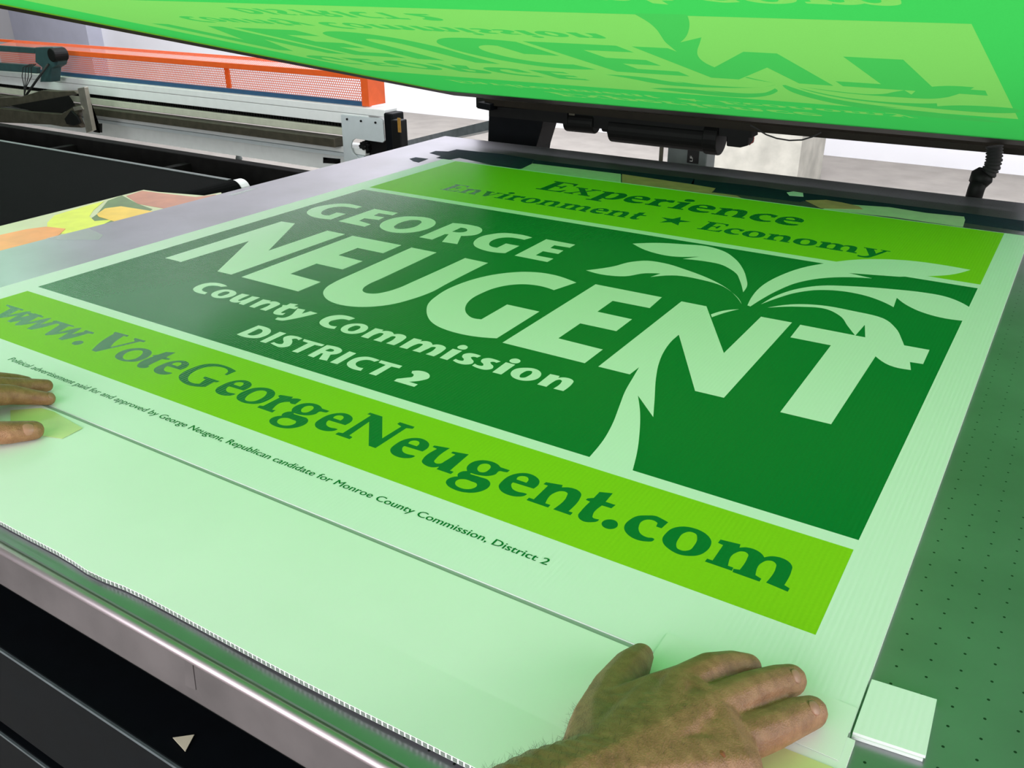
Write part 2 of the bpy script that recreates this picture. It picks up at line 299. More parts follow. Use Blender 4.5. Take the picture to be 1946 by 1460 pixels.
OFFICE = [
"-1057.8,850.9c -1073.9,854.2 -1088.8,851.2 -1097.4,842.7 -1098.9,828.3 -1092.7,814.7 -1083.1,809 -1069.2,806.6 -1058.2,808c -1061.8,815.9c -1069.1,815.6 -1077.3,818.7 -1082.9,826.5 -1083.2,836.8 -1075.5,842.9 -1064.1,844.3c",
"-1050.1,838.2 -1038.4,842.1 -1025.6,839.3 -1018.6,833.1 -1016.4,824.1 -1020.6,812.3 -1029.9,806.6 -1042.7,807.7 -1050.2,813.4 -1054.6,823.3|-1041.9,832.6 -1035.3,834.6 -1030.8,830.6 -1029.8,821.9 -1031.9,815.2 -1037,814.6 -1041.4,818.9 -1042.9,826.4",
"-1012.8,839.7c -998.6,841.4c -996.9,821.4 -995.7,816.4 -991.6,815.8 -990.2,820.7 -991.2,839.8c -977.4,842.2c -974,806.8c -984.2,807.1c -986.4,814.2c -988.6,810 -995.2,806.7 -1003.2,807.7 -1006.9,810.2 -1009.3,816.1",
"-962.1,806.7c -967.5,838.9c -953.3,840.9c -952,836.5c -947.7,841.2 -939.1,841.7 -931.2,837.5 -929.9,830.4 -928.7,807.2c -940.7,807.3c -941.9,826.8 -943.7,830.9 -947.9,831 -950.9,825.1 -951.4,806.8c",
"-921.1,847.8c -908.1,851.1c -908,842.5c -899.8,843.3c -897.4,834.3c -907.5,832.7c -906.1,818.2 -904,813.1 -898.2,816c -895.8,808.1c -903.5,804.8 -912.2,806.1 -917.1,812.5 -921,831.2c -925.4,837.1c -919.9,839.8c",
"-896.8,838.6c -883.6,840.3c -876.8,826.3c -873.3,839.8c -858.8,839.4c -865.5,820.4 -874,802.2 -880.3,792.9 -892.8,790.5c -895.3,798c -887.2,801.3 -885.2,811.8 -888.2,821.1c",
"-800.2,852.3c -811.7,854.3 -827.2,851.2 -836,840.9 -837,825.6 -831.8,814.5 -822,808.2 -809.2,805.7 -798,807.9c -801.2,816.6c -808.5,814.5 -817.7,817.9 -822.1,825.9 -819.6,834.7 -813.6,841.3 -802.8,842.6c",
"-787,838.2 -775.9,842.3 -763.8,837.5 -758.4,828.8 -758.2,817 -765.5,807.4 -777.7,804.9 -788.5,810 -793.4,819 -793.3,830.3|-780.8,832.9 -775.2,833.9 -770.8,829.7 -769.6,821.8 -771.9,814.6 -776.9,812.8 -781.9,817.6 -783.5,825.9",
"-749.6,806.3c -752.2,839.6c -739.3,840.8c -738.3,835.6c -733.6,839.9 -726.2,841.1 -717.1,836c -713.7,839.5 -705.4,841.3 -696.9,837 -694.1,828 -693.4,806.9c -706.4,806.7c -707.6,826 -709.9,830.5 -713.9,830.4 -715.4,822.1 -714.7,806.3c -727.8,806.2c -728.3,825 -730.6,830.3 -735.4,830.2 -737.9,824 -737,806.4c",
"-684,805.9c -686,839.5c -673.3,840.3c -672.3,835.4c -667.5,839.7 -660.1,840.5 -651.7,834.6c -648,838.5 -638.4,839.7 -630.6,835.2 -628.3,826.8 -628,805.7c -640.9,805.8c -641,824.7 -643.5,830.3 -647.2,829.5 -648.9,821.3 -650.2,806c -662.6,805.9c -661.8,823.5 -663.7,829.6 -668.5,828.8 -670.9,822.5 -671.2,806.1c",
"-621.8,838.2c -607.5,838.8c -606.9,805.4c -619.1,806c",
"-619.7,845.1 -620.3,851.4 -616.9,855.7 -610.6,854.6 -607.1,849.9 -607.5,844.1 -613.1,842.1",
"-578,838.6c -579.3,831.5c -584,831.5 -586.5,828.8 -583.2,824.9 -576.4,819.5 -574.3,813 -579.2,806.8 -589,805 -600.3,808.4c -599.9,814.2c -593.3,812.8 -589,814.6 -590,817.8 -597.3,824.1 -599.7,831.6 -595.9,837.9 -587.9,839.9",
"-547.6,837c -550.1,831.1c -554.7,831.7 -557.2,829 -553.9,825 -547.5,820.4 -545.1,813.4 -549.2,807.2 -559.6,805.7 -571.2,808.4c -571.2,814.7c -563.4,813 -559.7,814.7 -561.3,818.9 -568.7,824.4 -571.1,831.6 -567.2,837.6 -557.1,838.9",
"-541,838.8c -527.2,838.8c -526.3,805.5c -539.1,805.2c",
"-539.2,844.2 -540.1,851 -536,855.1 -528.8,853.1 -526.7,849.8 -527.5,843.5 -533.3,841.3",
"-511.2,838 -500.4,841.4 -488.1,835.2 -483.8,827 -484.3,814.6 -491.8,806.4 -503,804.2 -515.2,810 -519.6,816.9 -519.8,829.3|-504.1,832.1 -500.1,833.2 -497.3,829.5 -496.4,820.4 -498.8,812.2 -502.5,810.7 -505.7,814.6 -506.9,823.5",
"-475.4,804.9c -476.8,838.2c -464.4,839.1c -463.2,833.7c -459.6,837.6 -450.8,839.6 -443.1,835.1 -441.3,828.4 -440.6,805.7c -453.6,805.2c -453.9,824.4 -455.7,829.1 -458.9,830.5 -461.7,827.4 -462.7,821.5 -462.9,805c",
"-895.8,724c -895.3,762.1c -882.4,763.2 -869.7,760 -862.6,753.2 -859.1,739.7 -862.5,729.9 -872.1,724.6|-884.3,731.9c -885.9,754c -880.4,754 -874.9,750.6 -871.6,744.2 -872.2,736.1 -876.6,731.7",
"-853.4,761.3c -841.8,761.8c -840.6,723.5c -851,723.1c",
"-811,760.5c -811,753.3c -819,754.8 -820.8,751.8 -816.7,747.8 -810.6,740.7 -807.4,730.7 -813,724 -825.1,724.3 -835,726.7c -833.3,731.6c -825.3,730.2 -820.4,732.7 -822.1,737.3 -829.6,743.9 -834.8,751.2 -832.8,758.1 -824.2,761.5",
"-807.4,760.1c -771,760.4c -770.7,754.3c -781.7,753.1c -782.1,722.7c -791.7,721.9c -793.2,753.1c -804.2,754c",
"-765.5,723.1c -767.8,761.1c -756.4,763.2 -743.4,761.3 -737.5,756.3 -736.6,747.8 -742.4,740.5c -733.2,724c -745.2,722.4c -753,738.5c -755.7,737.7c -754.5,722.5c|-757.7,746.8c -756.3,754.8c -751.4,754.8 -747.9,753.2 -747,749.2 -750.9,746.7",
"-729,761.3c -717.4,760.9c -715.2,723.1c -726.8,722.5c",
"-678,760.2c -689.5,761.3 -700,759.5 -707.2,752.4 -709.1,740.8 -706.3,731 -700.1,725.6 -690.2,722.6 -677.4,723.6c -679.8,731.3c -686.6,730.4 -693.6,733.2 -698.1,739 -697.5,747.5 -691.8,753.1 -681,753.2c",
"-676.8,761.1c -643.3,761.8c -642,754.1c -653.4,753.2c -652.5,722.7c -663.6,722.6c -662.4,753.2c -674.8,754.1c",
"-623.8,756.6c -617.6,761.5 -607.4,762.7 -598.3,758 -594.2,750.2 -597.4,741.6 -608.1,730.4c -594.8,730.1c -594.2,722.7c -624.6,722.7c -625.6,729.3c -617.6,737.8 -613.3,743.2 -614.7,747.7 -617.9,750.6 -620.8,751.2c",
]
URL = {
"w1":"-1268.5,625.6c -1227.7,626.4c -1225,622.5c -1233.2,621.9c -1225,601.9c -1217.6,624c -1212.5,628c -1209,622.5c -1203.3,606.3c -1197.3,620.9c -1199.5,621.6c -1200.4,625.8c -1182.9,626.5c -1180,622.3c -1187.1,619.8c -1192.5,594.9 -1195.7,587.5c -1204.1,587.5c -1212.8,608.2c -1222.6,590.9c -1229.6,585.5c -1234.3,587.5c -1248.9,618.5c -1259.8,621.2c -1265.3,621.4c",
"w2":"-1218.6,624c -1177.8,625.3c -1175.1,621.4c -1183.3,620.8c -1175.1,600.8c -1167.7,624c -1162.6,628c -1159.1,621.4c -1153.4,605.2c -1147.4,619.8c -1149.6,620.5c -1150.5,624c -1133,625.4c -1130.1,621.1c -1137.2,618.7c -1142.6,593.8 -1145.8,587.5c -1154.2,585.8c -1162.9,607.1c -1172.7,589.8c -1179.7,584.4c -1184.4,587.5c -1199,617.4c -1209.9,620.1c -1215.4,620.3c",
"w3":"-1149.3,625.7c -1108.5,626.6c -1105.8,624c -1114.1,622.1c -1105.9,602c -1098.5,624c -1093.4,628c -1089.8,622.6c -1084.1,606.5c -1078.1,621.1c -1080.3,621.7c -1081.2,626c -1063.8,626.6c -1060.8,622.4c -1067.9,620c -1073.3,595 -1076.6,587.5c -1085,587.5c -1093.6,608.3c -1103.4,592.3c -1110.5,585.7c -1115.1,587.5c -1129.8,618.6c -1140.7,621.4c -1146.2,621.5c",
"dot1":"-1055.8,588.2 -1058.1,593.8 -1054.7,599.1 -1046.9,599.2 -1043,593.6 -1045.4,587.7 -1051.4,586.4",
"V":"-1041.5,643.3c -1015.1,645c -1013.3,640.5c -1019.7,640.5c -1009.3,617.3 -1001.3,607c -991.4,636.1c -999.5,640.5c -1000.8,643.7c -979.7,645c -978.7,640.5c -984.6,639.1c -998.5,601.3 -1004,587.5c -1012.8,587.5c -1033.3,623.3 -1037.5,637.3c -1041.5,640.5c",
"o1":"-966.5,625.3 -954.2,628.3 -942.2,625.1 -935.7,618.5 -931.7,607.6 -933.7,596 -943.6,589.3 -957,587.3 -968.7,590.4 -976.1,599.3 -977.7,610.5 -973.4,619.4|-962.2,619.6 -956,621.1 -950,617.2 -944.3,608.7 -942.8,599.2 -947.5,593.3 -956.7,593.5 -964.6,600.4 -967.9,610.5",
"t1":"-927,635.2c -915.2,640.5c -912.7,624c -903.9,624c -903.4,620.3c -912.4,617.6c -910.9,600.2 -909.6,594.4c -907.3,595.6c -906.8,590 -911.7,586.6 -919.2,586.4 -925.7,592.4 -929,617c -932.9,618.8c -928.5,624c",
"G":"-805.4,642.2c -813.4,644.2 -826.7,645.8 -839.1,645.1 -849,640.9 -856.1,633.1 -858.5,620.2 -858.1,606.5 -854.1,596.6 -846.6,590.6 -834.5,586.2 -819.2,585.3 -808.9,588.6 -802.3,592.3c -803.9,606.6c -800.6,608c -799.8,611.8c -825.6,611.7c -824.2,607.2c -818.5,606.3c -815.1,594.4c -821.3,591.8 -830.7,592.5 -839.3,597.8 -844.8,605.2 -848.4,616.7 -846.8,628.9 -839.9,636.9 -830.7,640.4 -820.1,640 -813.1,636 -810.3,628c -806,628c",
"o2":"-744,626.7 -733.2,629.1 -720.6,624.4 -715,616.7 -713.6,605.4 -716.1,595.5 -724.9,589.2 -736.3,587.6 -748.9,591.8 -753.8,598.6 -754.8,610.5 -751.7,620.1|-737.2,621.5 -731.6,621.3 -726,614.7 -723.7,605.1 -725.4,596.8 -730.5,593.1 -736.5,593.5 -741.1,599.2 -743.6,610 -741.7,618.2",
"r":"-711.8,624c -695.5,628c -694.2,624c -689.6,627.2 -682.3,628c -680,615.7c -686.6,614.7 -689.5,616.9c -694.9,612.8 -692.2,592.3c -687.9,593.6c -687.1,587.5c -710.8,587.5c -711.9,592.3c -707.6,593.6c -707.5,618.2c -712.4,620.8c",
"N":"-595.2,645c -577.5,645c -546.1,607.1c -545.5,637.9c -553.2,640.5c -553,645c -532.9,645c -531.9,640.5c -538.7,637.9c -538.7,587.5c -547.8,587.5c -581.9,628c -579.6,593.7c -574.1,592.3c -573.7,587.5c -593.9,587.5c -594,592.3c -588.8,593.8c -590.1,640.5c -595.4,640.5c",
"u":"-490.7,624c -473.9,628c -473.1,602.8 -471.6,598.1 -467.2,596.2 -463.8,598.4 -462.9,604 -461.7,620.4c -467.3,620.7c -467.3,624c -450.2,628c -447.9,592.3c -443.4,592.3c -443.5,587.5c -460.8,587.5c -461.3,592.3c -466.9,587.8 -474.9,587.7 -482.1,591.6 -484.1,595.9 -484.3,619.8c -490.7,620.7c",
"n":"-357.4,624c -341.4,628c -340.1,624c -334.3,627.4 -325.9,628 -318.8,623.3 -316.7,617.3 -315.2,592.3c -310.9,592.3c -310.7,587.5c -328.7,587.5c -328.9,613.7 -330.9,618.2 -334.9,619 -338.3,617.2 -341,612.7 -339.7,592.3c -334.2,592.3c -334,587.5c -357.1,587.5c -357.3,592.3c -352.1,592.3c -352.8,619.5c -357.9,619.7c",
"t2":"-306.2,635.9c -294.6,640.5c -293.8,624c -283.6,624c -284.5,617.1c -293.9,616.7c -293.6,597.9 -292.3,595.3 -285.8,595.4c -285.6,592.5 -289.9,587.6 -295.2,585.3 -302.2,587.6 -305.1,591.8 -305.8,597.5 -306.1,616.5c -310.9,617.1c -310.7,620c -306.1,624c",
"dot2":"-281.4,591.8 -281.3,596 -277.8,600.4 -272.7,601.4 -268.1,597.2 -267.3,592.1 -270.5,587.3 -276.5,586.7",
"c":"-231.7,624c -238.6,626.1 -245,627.3 -252.2,623.9 -259.2,618.4 -262.3,609.7 -262.2,597.9 -260.1,593.5 -253.4,587.6 -243.8,585.3 -235.7,587.6 -232.3,590 -231.6,594c -233.3,594.9 -237.6,593.4 -244.4,594.7 -248.8,599.1 -251.3,604.8 -252.1,613.1 -249.4,617.8 -244,619.7 -239.3,617.9c -238.2,612.3c -233,612.3c",
"o3":"-219,624.4 -209,627.7 -197.6,625.5 -189.4,618 -187.3,611.1 -187.6,601.5 -191.3,592.5 -196.7,588 -205,585.2 -214.6,587.2 -223,592.8 -226.4,599 -226.9,607.1 -224.7,617.9|-209.9,620.7 -204.6,620.5 -201,614.9 -199.3,603.6 -200.4,595.4 -204.1,592 -209.7,592.3 -212.6,596.6 -214.3,605.9 -213.8,615.4",
"m":"-183.3,624c -166.4,626.4c -165.5,621.5c -160.9,624.8 -154.2,625.9 -147,623.1 -143.4,619.4c -138.4,624.3 -131.4,626.3 -124.8,624.6 -120,619.3 -118.9,613.6 -118.4,592.3c -113.5,590.3c -113.7,585.4c -131.8,587.5c -131.1,611 -132,614.9 -135.6,617.8 -139.7,616.5 -142.4,612.2 -142,592.3c -136.4,590.2c -136.6,585.9c -159.2,586.2c -160,590.8c -155.2,592.3c -155.2,611.3 -156.1,616 -159.3,618 -162.5,617.1 -165.4,613.3 -165.2,592.3c -160.6,592.3c -160.1,587.5c -183.4,587.5c -183.2,592.3c -178.5,592.3c -178.6,617.4c -183.5,618.2c",
"e1":"-866.3,608.3c -866.1,617.6 -869.2,623.6 -876.3,628.2 -885.8,628.8 -893.1,624.4 -897.8,616.7 -899,604.9 -896.8,594.4 -891.4,589.1 -881.9,586.4 -872.9,588.2 -867.4,593 -866.6,597c -869.2,597.3 -875.9,595.9 -881.9,596.9 -886.6,600.8 -888.9,605.7 -888.7,607.4c|-888.8,613.7c -889.7,618.8 -887,622.1 -882.1,622.6 -878.9,619.5 -877.8,613.6c",
"e2":"-756.8,609.2c -756.7,618.5 -759.7,624.6 -766.8,629.1 -776.3,629.7 -783.6,625.3 -788.3,617.7 -789.5,605.9 -787.4,595.4 -781.9,590 -772.4,587.4 -763.4,589.2 -757.9,594 -757.1,597.9c -759.7,598.2 -766.4,596.9 -772.5,597.9 -777.2,601.8 -779.5,606.6 -779.2,608.3c|-779.3,614.7c -780.3,619.7 -777.5,623 -772.6,623.5 -769.4,620.5 -768.3,614.6c",
"e3":"-598.7,608.3c -598.5,617.6 -601.5,623.6 -608.7,628.2 -618.2,628.8 -625.5,624.4 -630.2,616.8 -631.4,604.9 -629.2,594.4 -623.8,589.1 -614.3,586.5 -605.3,588.3 -599.8,593.1 -598.9,597c -601.5,597.3 -608.3,595.9 -614.3,597 -619,600.8 -621.3,605.7 -621.1,607.4c|-621.1,613.8c -622.1,618.8 -619.4,622.1 -614.5,622.6 -611.3,619.6 -610.2,613.7c",
"e4":"-493.7,607.6c -493.5,616.9 -496.6,623 -503.7,627.5 -513.2,628.1 -520.5,623.7 -525.2,616.1 -526.4,604.3 -524.2,593.8 -518.8,588.4 -509.3,585.8 -500.3,587.6 -494.8,592.4 -494,596.3c -496.6,596.6 -503.3,595.3 -509.3,596.3 -514,600.2 -516.3,605 -516.1,606.7c|-516.2,613.1c -517.1,618.1 -514.4,621.4 -509.5,621.9 -506.3,618.9 -505.2,613c",
"e5":"-361.5,607.8c -361.4,617.1 -364.4,623.1 -371.5,627.7 -381,628.3 -388.3,623.9 -393,616.2 -394.2,604.4 -392,593.9 -386.6,588.6 -377.1,585.9 -368.1,587.7 -362.6,592.5 -361.8,596.5c -364.4,596.8 -371.1,595.4 -377.2,596.4 -381.8,600.3 -384.1,605.2 -383.9,606.9c|-384,613.2c -385,618.3 -382.2,621.6 -377.3,622.1 -374.1,619 -373,613.1c",
"g1":"-646.9,624c -635.9,624c -636.1,619.5c -640.1,618.3c -643.4,617.6 -644,609.8 -648.5,603.8 -655.8,600.6 -661.9,599.6 -665.7,599.6c -665,597.7c -654.2,598.1 -644.6,598 -639.3,594.2 -636.5,587.2 -638.1,578.6 -643.5,571.6 -651.8,567.6 -662.5,566.7 -671.9,569.2 -676.8,573.8 -677.9,580.1 -675.6,585 -672.7,587.5c -675.3,591.4 -674.6,597.2 -670.8,600.8c -675,606 -676.6,613.2 -674.6,620.9 -670,625.7 -661.1,628.5 -652.6,627.3|-666.2,618.7 -660.1,622.6 -656.3,620.4 -654.1,613.6 -655.6,607.3 -659.4,605.8 -663.8,608.4 -666.4,614|-669,582.5 -664.4,586.8 -656.1,587.2 -649.8,586.5 -647.6,583.6 -648.3,577.3 -652.6,573.4 -659.8,572.2 -666.7,575",
"g2":"-409.4,624c -398.4,624c -398.6,619.4c -402.5,618.2c -405.9,617.6 -406.4,609.7 -410.9,603.7 -418.3,600.5 -424.3,599.6 -428.1,599.5c -427.5,597.6c -416.6,598.1 -407.1,597.9 -401.8,594.2 -399,587.1 -400.6,578.6 -406,571.6 -414.3,567.5 -424.9,566.7 -434.3,569.2 -439.3,573.7 -440.3,580 -438.1,584.9 -435.2,587.5c -437.8,591.3 -437.1,597.1 -433.3,600.7c -437.4,605.9 -439,613.1 -437,620.9 -432.4,625.6 -423.5,628.4 -415.1,627.3|-428.7,618.7 -422.6,622.5 -418.7,620.4 -416.6,613.6 -418.1,607.2 -421.8,605.8 -426.3,608.3 -428.9,614|-431.5,582.5 -426.9,586.7 -418.6,587.1 -412.3,586.4 -410,583.6 -410.8,577.2 -415.1,573.3 -422.3,572.2 -429.2,575",
}# ------------------------------------------------------------------ lettering tools
def parse(s):
    """'x,y x,yc|...' in millimetres on the sheet -> closed loops of smooth outline points (metres)"""
    out = []
    for loop in s.split('|'):
        P, C = [], []
        for t in loop.split():
            C.append(t.endswith('c')); x, y = t.rstrip('c').split(','); P.append(Vector((float(x), float(y))) / 1000)
        n = len(P); R = []
        def tan(i):
            a, b, c = P[i - 1], P[i], P[(i + 1) % n]
            d0, d1 = (b - a).length + 1e-9, (c - b).length + 1e-9
            t = (b - a) / d0 * d1 + (c - b) / d1 * d0
            return t.normalized() if t.length > 1e-9 else (c - b).normalized()
        for i in range(n):
            j = (i + 1) % n; a, b = P[i], P[j]; ch = b - a; l = ch.length
            R.append(a)
            if C[i] and C[j]: continue
            ta = None if C[i] else tan(i) * l
            tb = None if C[j] else tan(j) * l
            if ta is None: ta = 1.5 * ch - 0.5 * tb
            if tb is None: tb = 1.5 * ch - 0.5 * ta
            for k in range(1, 5):
                u = k / 5; u2 = u * u; u3 = u2 * u
                R.append(a * (2 * u3 - 3 * u2 + 1) + ta * (u3 - 2 * u2 + u) + b * (-2 * u3 + 3 * u2) + tb * (u3 - u2))
        out.append(R)
    return out
def xf(loops, sx, sy, dx, dy):
    return [[Vector((p.x * sx + dx, p.y * sy + dy)) for p in l] for l in loops]
def pip(l, x, y):
    c = False; n = len(l); j = n - 1
    for i in range(n):
        a, b = l[i], l[j]
        if (a.y > y) != (b.y > y) and x < (b.x - a.x) * (y - a.y) / (b.y - a.y) + a.x: c = not c
        j = i
    return c
def partition(shapes):
    """split the plane among stacked flat shapes, the later on top: [(name, loops)] -> {name: (verts2d, tris)}"""
    V, E = [], []
    for nm, loops in shapes:
        for l in loops:
            n0 = len(V); V += [Vector(p) for p in l]; n = len(l)
            E += [(n0 + i, n0 + (i + 1) % n) for i in range(n)]
    vo, eo, fo, a, b, c = delaunay_2d_cdt(V, E, [], 0, 1e-6)
    bx = [[(l, min(p.x for p in l), max(p.x for p in l), min(p.y for p in l), max(p.y for p in l)) for l in loops] for nm, loops in shapes]
    res = {}
    for f in fo:
        x = sum(vo[i].x for i in f) / len(f); y = sum(vo[i].y for i in f) / len(f)
        for k in range(len(shapes) - 1, -1, -1):
            ins = False
            for l, x0, x1, y0, y1 in bx[k]:
                if x0 <= x <= x1 and y0 <= y <= y1 and pip(l, x, y): ins = not ins
            if ins: break
        else: continue
        r = res.setdefault(shapes[k][0], ([], [], {}))
        g = []
        for i in f:
            if i not in r[2]: r[2][i] = len(r[0]); r[0].append(vo[i])
            g.append(r[2][i])
        r[1].append(g)
    return res
GL = {}                         # serif alphabet, origin at the left end of the baseline, metres
def glyph(ch, key):
    l = parse(URL[key]); x0 = min(p.x for q in l for p in q); GL[ch] = [[Vector((p.x - x0, p.y - 0.5875)) for p in q] for q in l]
for ch, key in zip('eonrtcm', ('e4', 'o3', 'n', 'r', 't2', 'c', 'm')): glyph(ch, key)
for ch, s in {
 'E': "0,0c 43,0c 45,15c 41,15c 38,8 32,4.6c 18.5,4.6c 18.5,27c 27,27c 28.5,20c 32.5,20c 32.5,39c 28.5,39c 27,31.6c 18.5,31.6c 18.5,52.7c 32,52.7c 37,49.5 39,43c 43,43c 41.5,57.3c 0,57.3c 0,53c 5.5,52c 5.5,5.2c 0,4.2c",
 'x': "0,40.5c 20,40.5c 20,36.5c 16.5,35.8c 23.5,25.5c 30,35.8c 26,36.5c 26,40.5c 42,40.5c 42,36.5c 36,35.5c 26.5,22c 38.5,4.8c 43,4.2c 43,0c 23.5,0c 23.5,4.2c 27,4.8c 19,16.5c 11,4.8c 15.5,4.2c 15.5,0c 0,0c 0,4.2c 5.5,5c 16.5,20c 5,35.8c 0,36.5c",
 'p': "0,-17c 25,-17c 25,-12.9c 18.3,-12c 18.3,2c 24,-0.8 32,0 40,7 43.5,20 41,34 33,41 26,40.5 18.5,35.5c 17.8,40.8c 0,37.5c 0,33.5c 5.5,32.5c 5.5,-12c 0,-12.9c|18.3,9c 22,4.8 27,6 30,13 30,24 29,31 25,34 20,32 18.3,29c",
 'i': "0,0c 23,0c 23,4.2c 18.2,5c 18.2,40.8c 0,37.5c 0,33.5c 5.5,32.5c 5.5,5c 0,4.2c|11.8,44 18,47 19.3,52 16,57 11,58.5 6,56.5 4,52 6,46.5",
 'v': "0,40.5c 22,40.5c 22,36.5c 17.5,35.8c 25,13c 33,35.8c 28,36.5c 28,40.5c 43,40.5c 43,36.5c 38,35.8c 24,-0.5c 17,-0.5c 4,35.8c 0,36.5c",
 'y': "0,40.5c 22,40.5c 22,36.5c 17.5,35.8c 25.5,14c 33,35.8c 28,36.5c 28,40.5c 44,40.5c 44,36.5c 39,35.8c 25,-4 21,-13 14,-18 6,-17.5 1,-15.5c 1.5,-8c 7,-10.5 13,-8.5 17.5,-1c 4,35.8c 0,36.5c"}.items():
    GL[ch] = parse(s)
def setword(word, x0, x1, y, cap):
    k = cap / 0.0573; w = 0; pos = []
    for ch in word:
        wd_ = max(p.x for q in GL[ch] for p in q); pos.append(w); w += wd_ + 0.003
    w -= 0.003; sx = (x1 - x0) / w; out = []
    for ch, p in zip(word, pos): out += xf(GL[ch], sx, k, x0 + p * sx, y)
    return out
def rect(x0, x1, y0, y1): return [[Vector((x0, y0)), Vector((x1, y0)), Vector((x1, y1)), Vector((x0, y1))]]
def many(lst): return [l for s in lst for l in parse(s)]
star = [[Vector((-0.6240 + r * math.cos(a), 1.5665 + r * math.sin(a))) for a, r in ((math.pi / 2 + k * math.pi / 5, 0.0325 if k % 2 == 0 else 0.0135) for k in range(10))]]
ART = dict(
    panel=[[Vector(p) for p in ((-1.3040, 0.6948), (-0.0824, 0.6863), (-0.0806, 1.4495), (-1.3037, 1.4481))]],
    lime_low=[[Vector(p) for p in ((-1.3000, 0.5475), (-0.0816, 0.5472), (-0.0828, 0.6700), (-1.2996, 0.6752))]],
    lime_top=[[Vector(p) for p in ((-1.3050, 1.4705), (-0.0795, 1.4702), (-0.0790, 1.8030), (-1.3060, 1.7985))]],
    first=many(FIRST_NAME), sur=many(SURNAME), office=many(OFFICE[:18]), district=many(OFFICE[18:]),
    exp=setword('Experience', -0.986, -0.412, 1.6515, 0.088),
    env=setword('Environment', -1.1615, -0.6845, 1.5365, 0.060),
    eco=setword('Economy', -0.5665, -0.2316, 1.5365, 0.060), star=star)
PALM = [parse(s) for s in PALM_LETTER]

# ------------------------------------------------------------------ room shell
struct('floor', MB().box(-16, 4, -3, 7.25, -0.1, 0.0), M['floor'])
struct('ceiling', MB().box(-16, 4, -3, 7.25, 3.2, 3.3), M['ceiling'])
struct('wall_back', MB().box(-16, 4, 7.1, 7.25, 0.0, 3.2), M['wall'])
struct('wall_left', MB().box(-16.15, -16, -3, 7.25, 0.0, 3.2), M['wall'])
struct('wall_right', MB().box(4, 4.15, -3, 7.25, 0.0, 3.2), M['wall'])
q0, q1 = at(168, 40, 6.95), at(27, 40, 6.95)
struct('wall_panel', MB().box(q1.x, q0.x, 6.9, 7.1, 0, 3.2), M['wallgrey'])
q0, q1 = at(1520, 300, 5.6), at(1340, 300, 5.6)
struct('wall_pier', MB().box(q1.x, q0.x, 5.6, 6.2, 0, 1.6), M['dirty'])

# ------------------------------------------------------------------ press table
TT = Z0 - 0.005                 # table top
tab = thing('printing_table', (-0.7, 1.2, 0), 'wide grey metal printing table with rows of tiny vacuum holes under the green sign', 'table')
TY0, TY1, TX0, TX1 = 0.2945, 2.095, -1.556, 0.32
o = MB().box(TX0, TX1, TY0, TY1, TT - 0.02, TT).build('table_top', M['table'], tab, bevel=0.002)
o = MB().box(TX0 + 0.004, TX1, TY0 - 0.005, TY0 + 0.02, TT - 0.051, TT - 0.0005).build('front_fascia', M['fascia'], tab, bevel=0.004, seg=3)
MB().tube([(TX0, TY0 - 0.0035, TT - 0.0035), (TX1, TY0 - 0.0035, TT - 0.0035)], 0.0042, 16).build('edge_lip', M['lip'], tab, True)
m = MB().box(TX0 + 0.05, TX1 - 0.02, TY0 + 0.05, TY1 - 0.06, TT - 0.30, TT - 0.02); m.build('vacuum_chamber', M['soot'], tab)
for k, zt in enumerate((0.150, 0.300)):
    lb = MB().box(TX0 + 0.02, TX1, TY0 - 0.005, TY0 + 0.06, TT - zt - 0.125, TT - zt + 0.005).build('lower_beam', M['navy'], tab, bevel=0.002)
    MB().box(TX0 + 0.02, TX1, TY0 - 0.0062, TY0 - 0.004, TT - zt + 0.0015, TT - zt + 0.0048).build('edge_highlight', M['edge'], lb)  # pale strip painting the highlight on the beam's top edge
for x in (TX0 + 0.06, TX1 - 0.06):
    for y in (TY0 + 0.06, TY1 - 0.1):
        MB().box(x - 0.04, x + 0.04, y - 0.04, y + 0.04, 0, TT - 0.02).build('leg', M['navy'], tab)
tp = [at(350, 1245, TY0 - 0.0056), at(365, 1256, TY0 - 0.0056), at(372, 1312, TY0 - 0.0056), at(352, 1303, TY0 - 0.0056)]
tag(MB().prism(tp, (0, 0.0004, 0)).build('tape_piece', M['fascia']), 'small grey strip of tape stuck upright on the grimy front edge of the table', 'tape')
c = atz(364, 1423, -0.145) ; yy = TY0 - 0.004; zz = TT - 0.1445
c = at(364, 1423, TY0 + 0.02)
tag(MB().prism([(c.x - 0.011, TY0 + 0.012, zz + 0.0004), (c.x + 0.010, TY0 + 0.008, zz + 0.0004), (c.x + 0.002, TY0 + 0.024, zz + 0.0004)], (0, 0, 0.0006)).build('paper_scrap', M['paper']), 'tiny triangular cream paper scrap lying on the dark beam below the table edge', 'paper')

# ------------------------------------------------------------------ printed sign
SX0, SX1, SY0, SY1 = -1.3505, -0.0380, 0.4672, 1.8060
sign = thing('printed_sign', ((SX0 + SX1) / 2, (SY0 + SY1) / 2, TT), 'large green and lime campaign sign with a palm tree, freshly printed on white board', 'sign')
MB().box(SX0, SX1, SY0, SY1, TT + 0.0003, Z0 - 0.0002).build('sheet', M['board'], sign)
shapes = [('bare', rect(SX0 + 0.0005, SX1 - 0.0005, SY0 + 0.0005, SY1 - 0.0005)), ('panel', ART['panel']), ('lime_low', ART['lime_low']), ('lime_top', ART['lime_top']),
          ('first', ART['first']), ('sur', ART['sur']), ('office', ART['office']), ('district', ART['district'])] + [('url', parse(g)) for g in URL.values()] + [ ('exp', ART['exp']), ('env', ART['env']), ('eco', ART['eco']), ('star', ART['star'])]
shapes += [('palm', p) for p in PALM]
reg = partition(shapes)
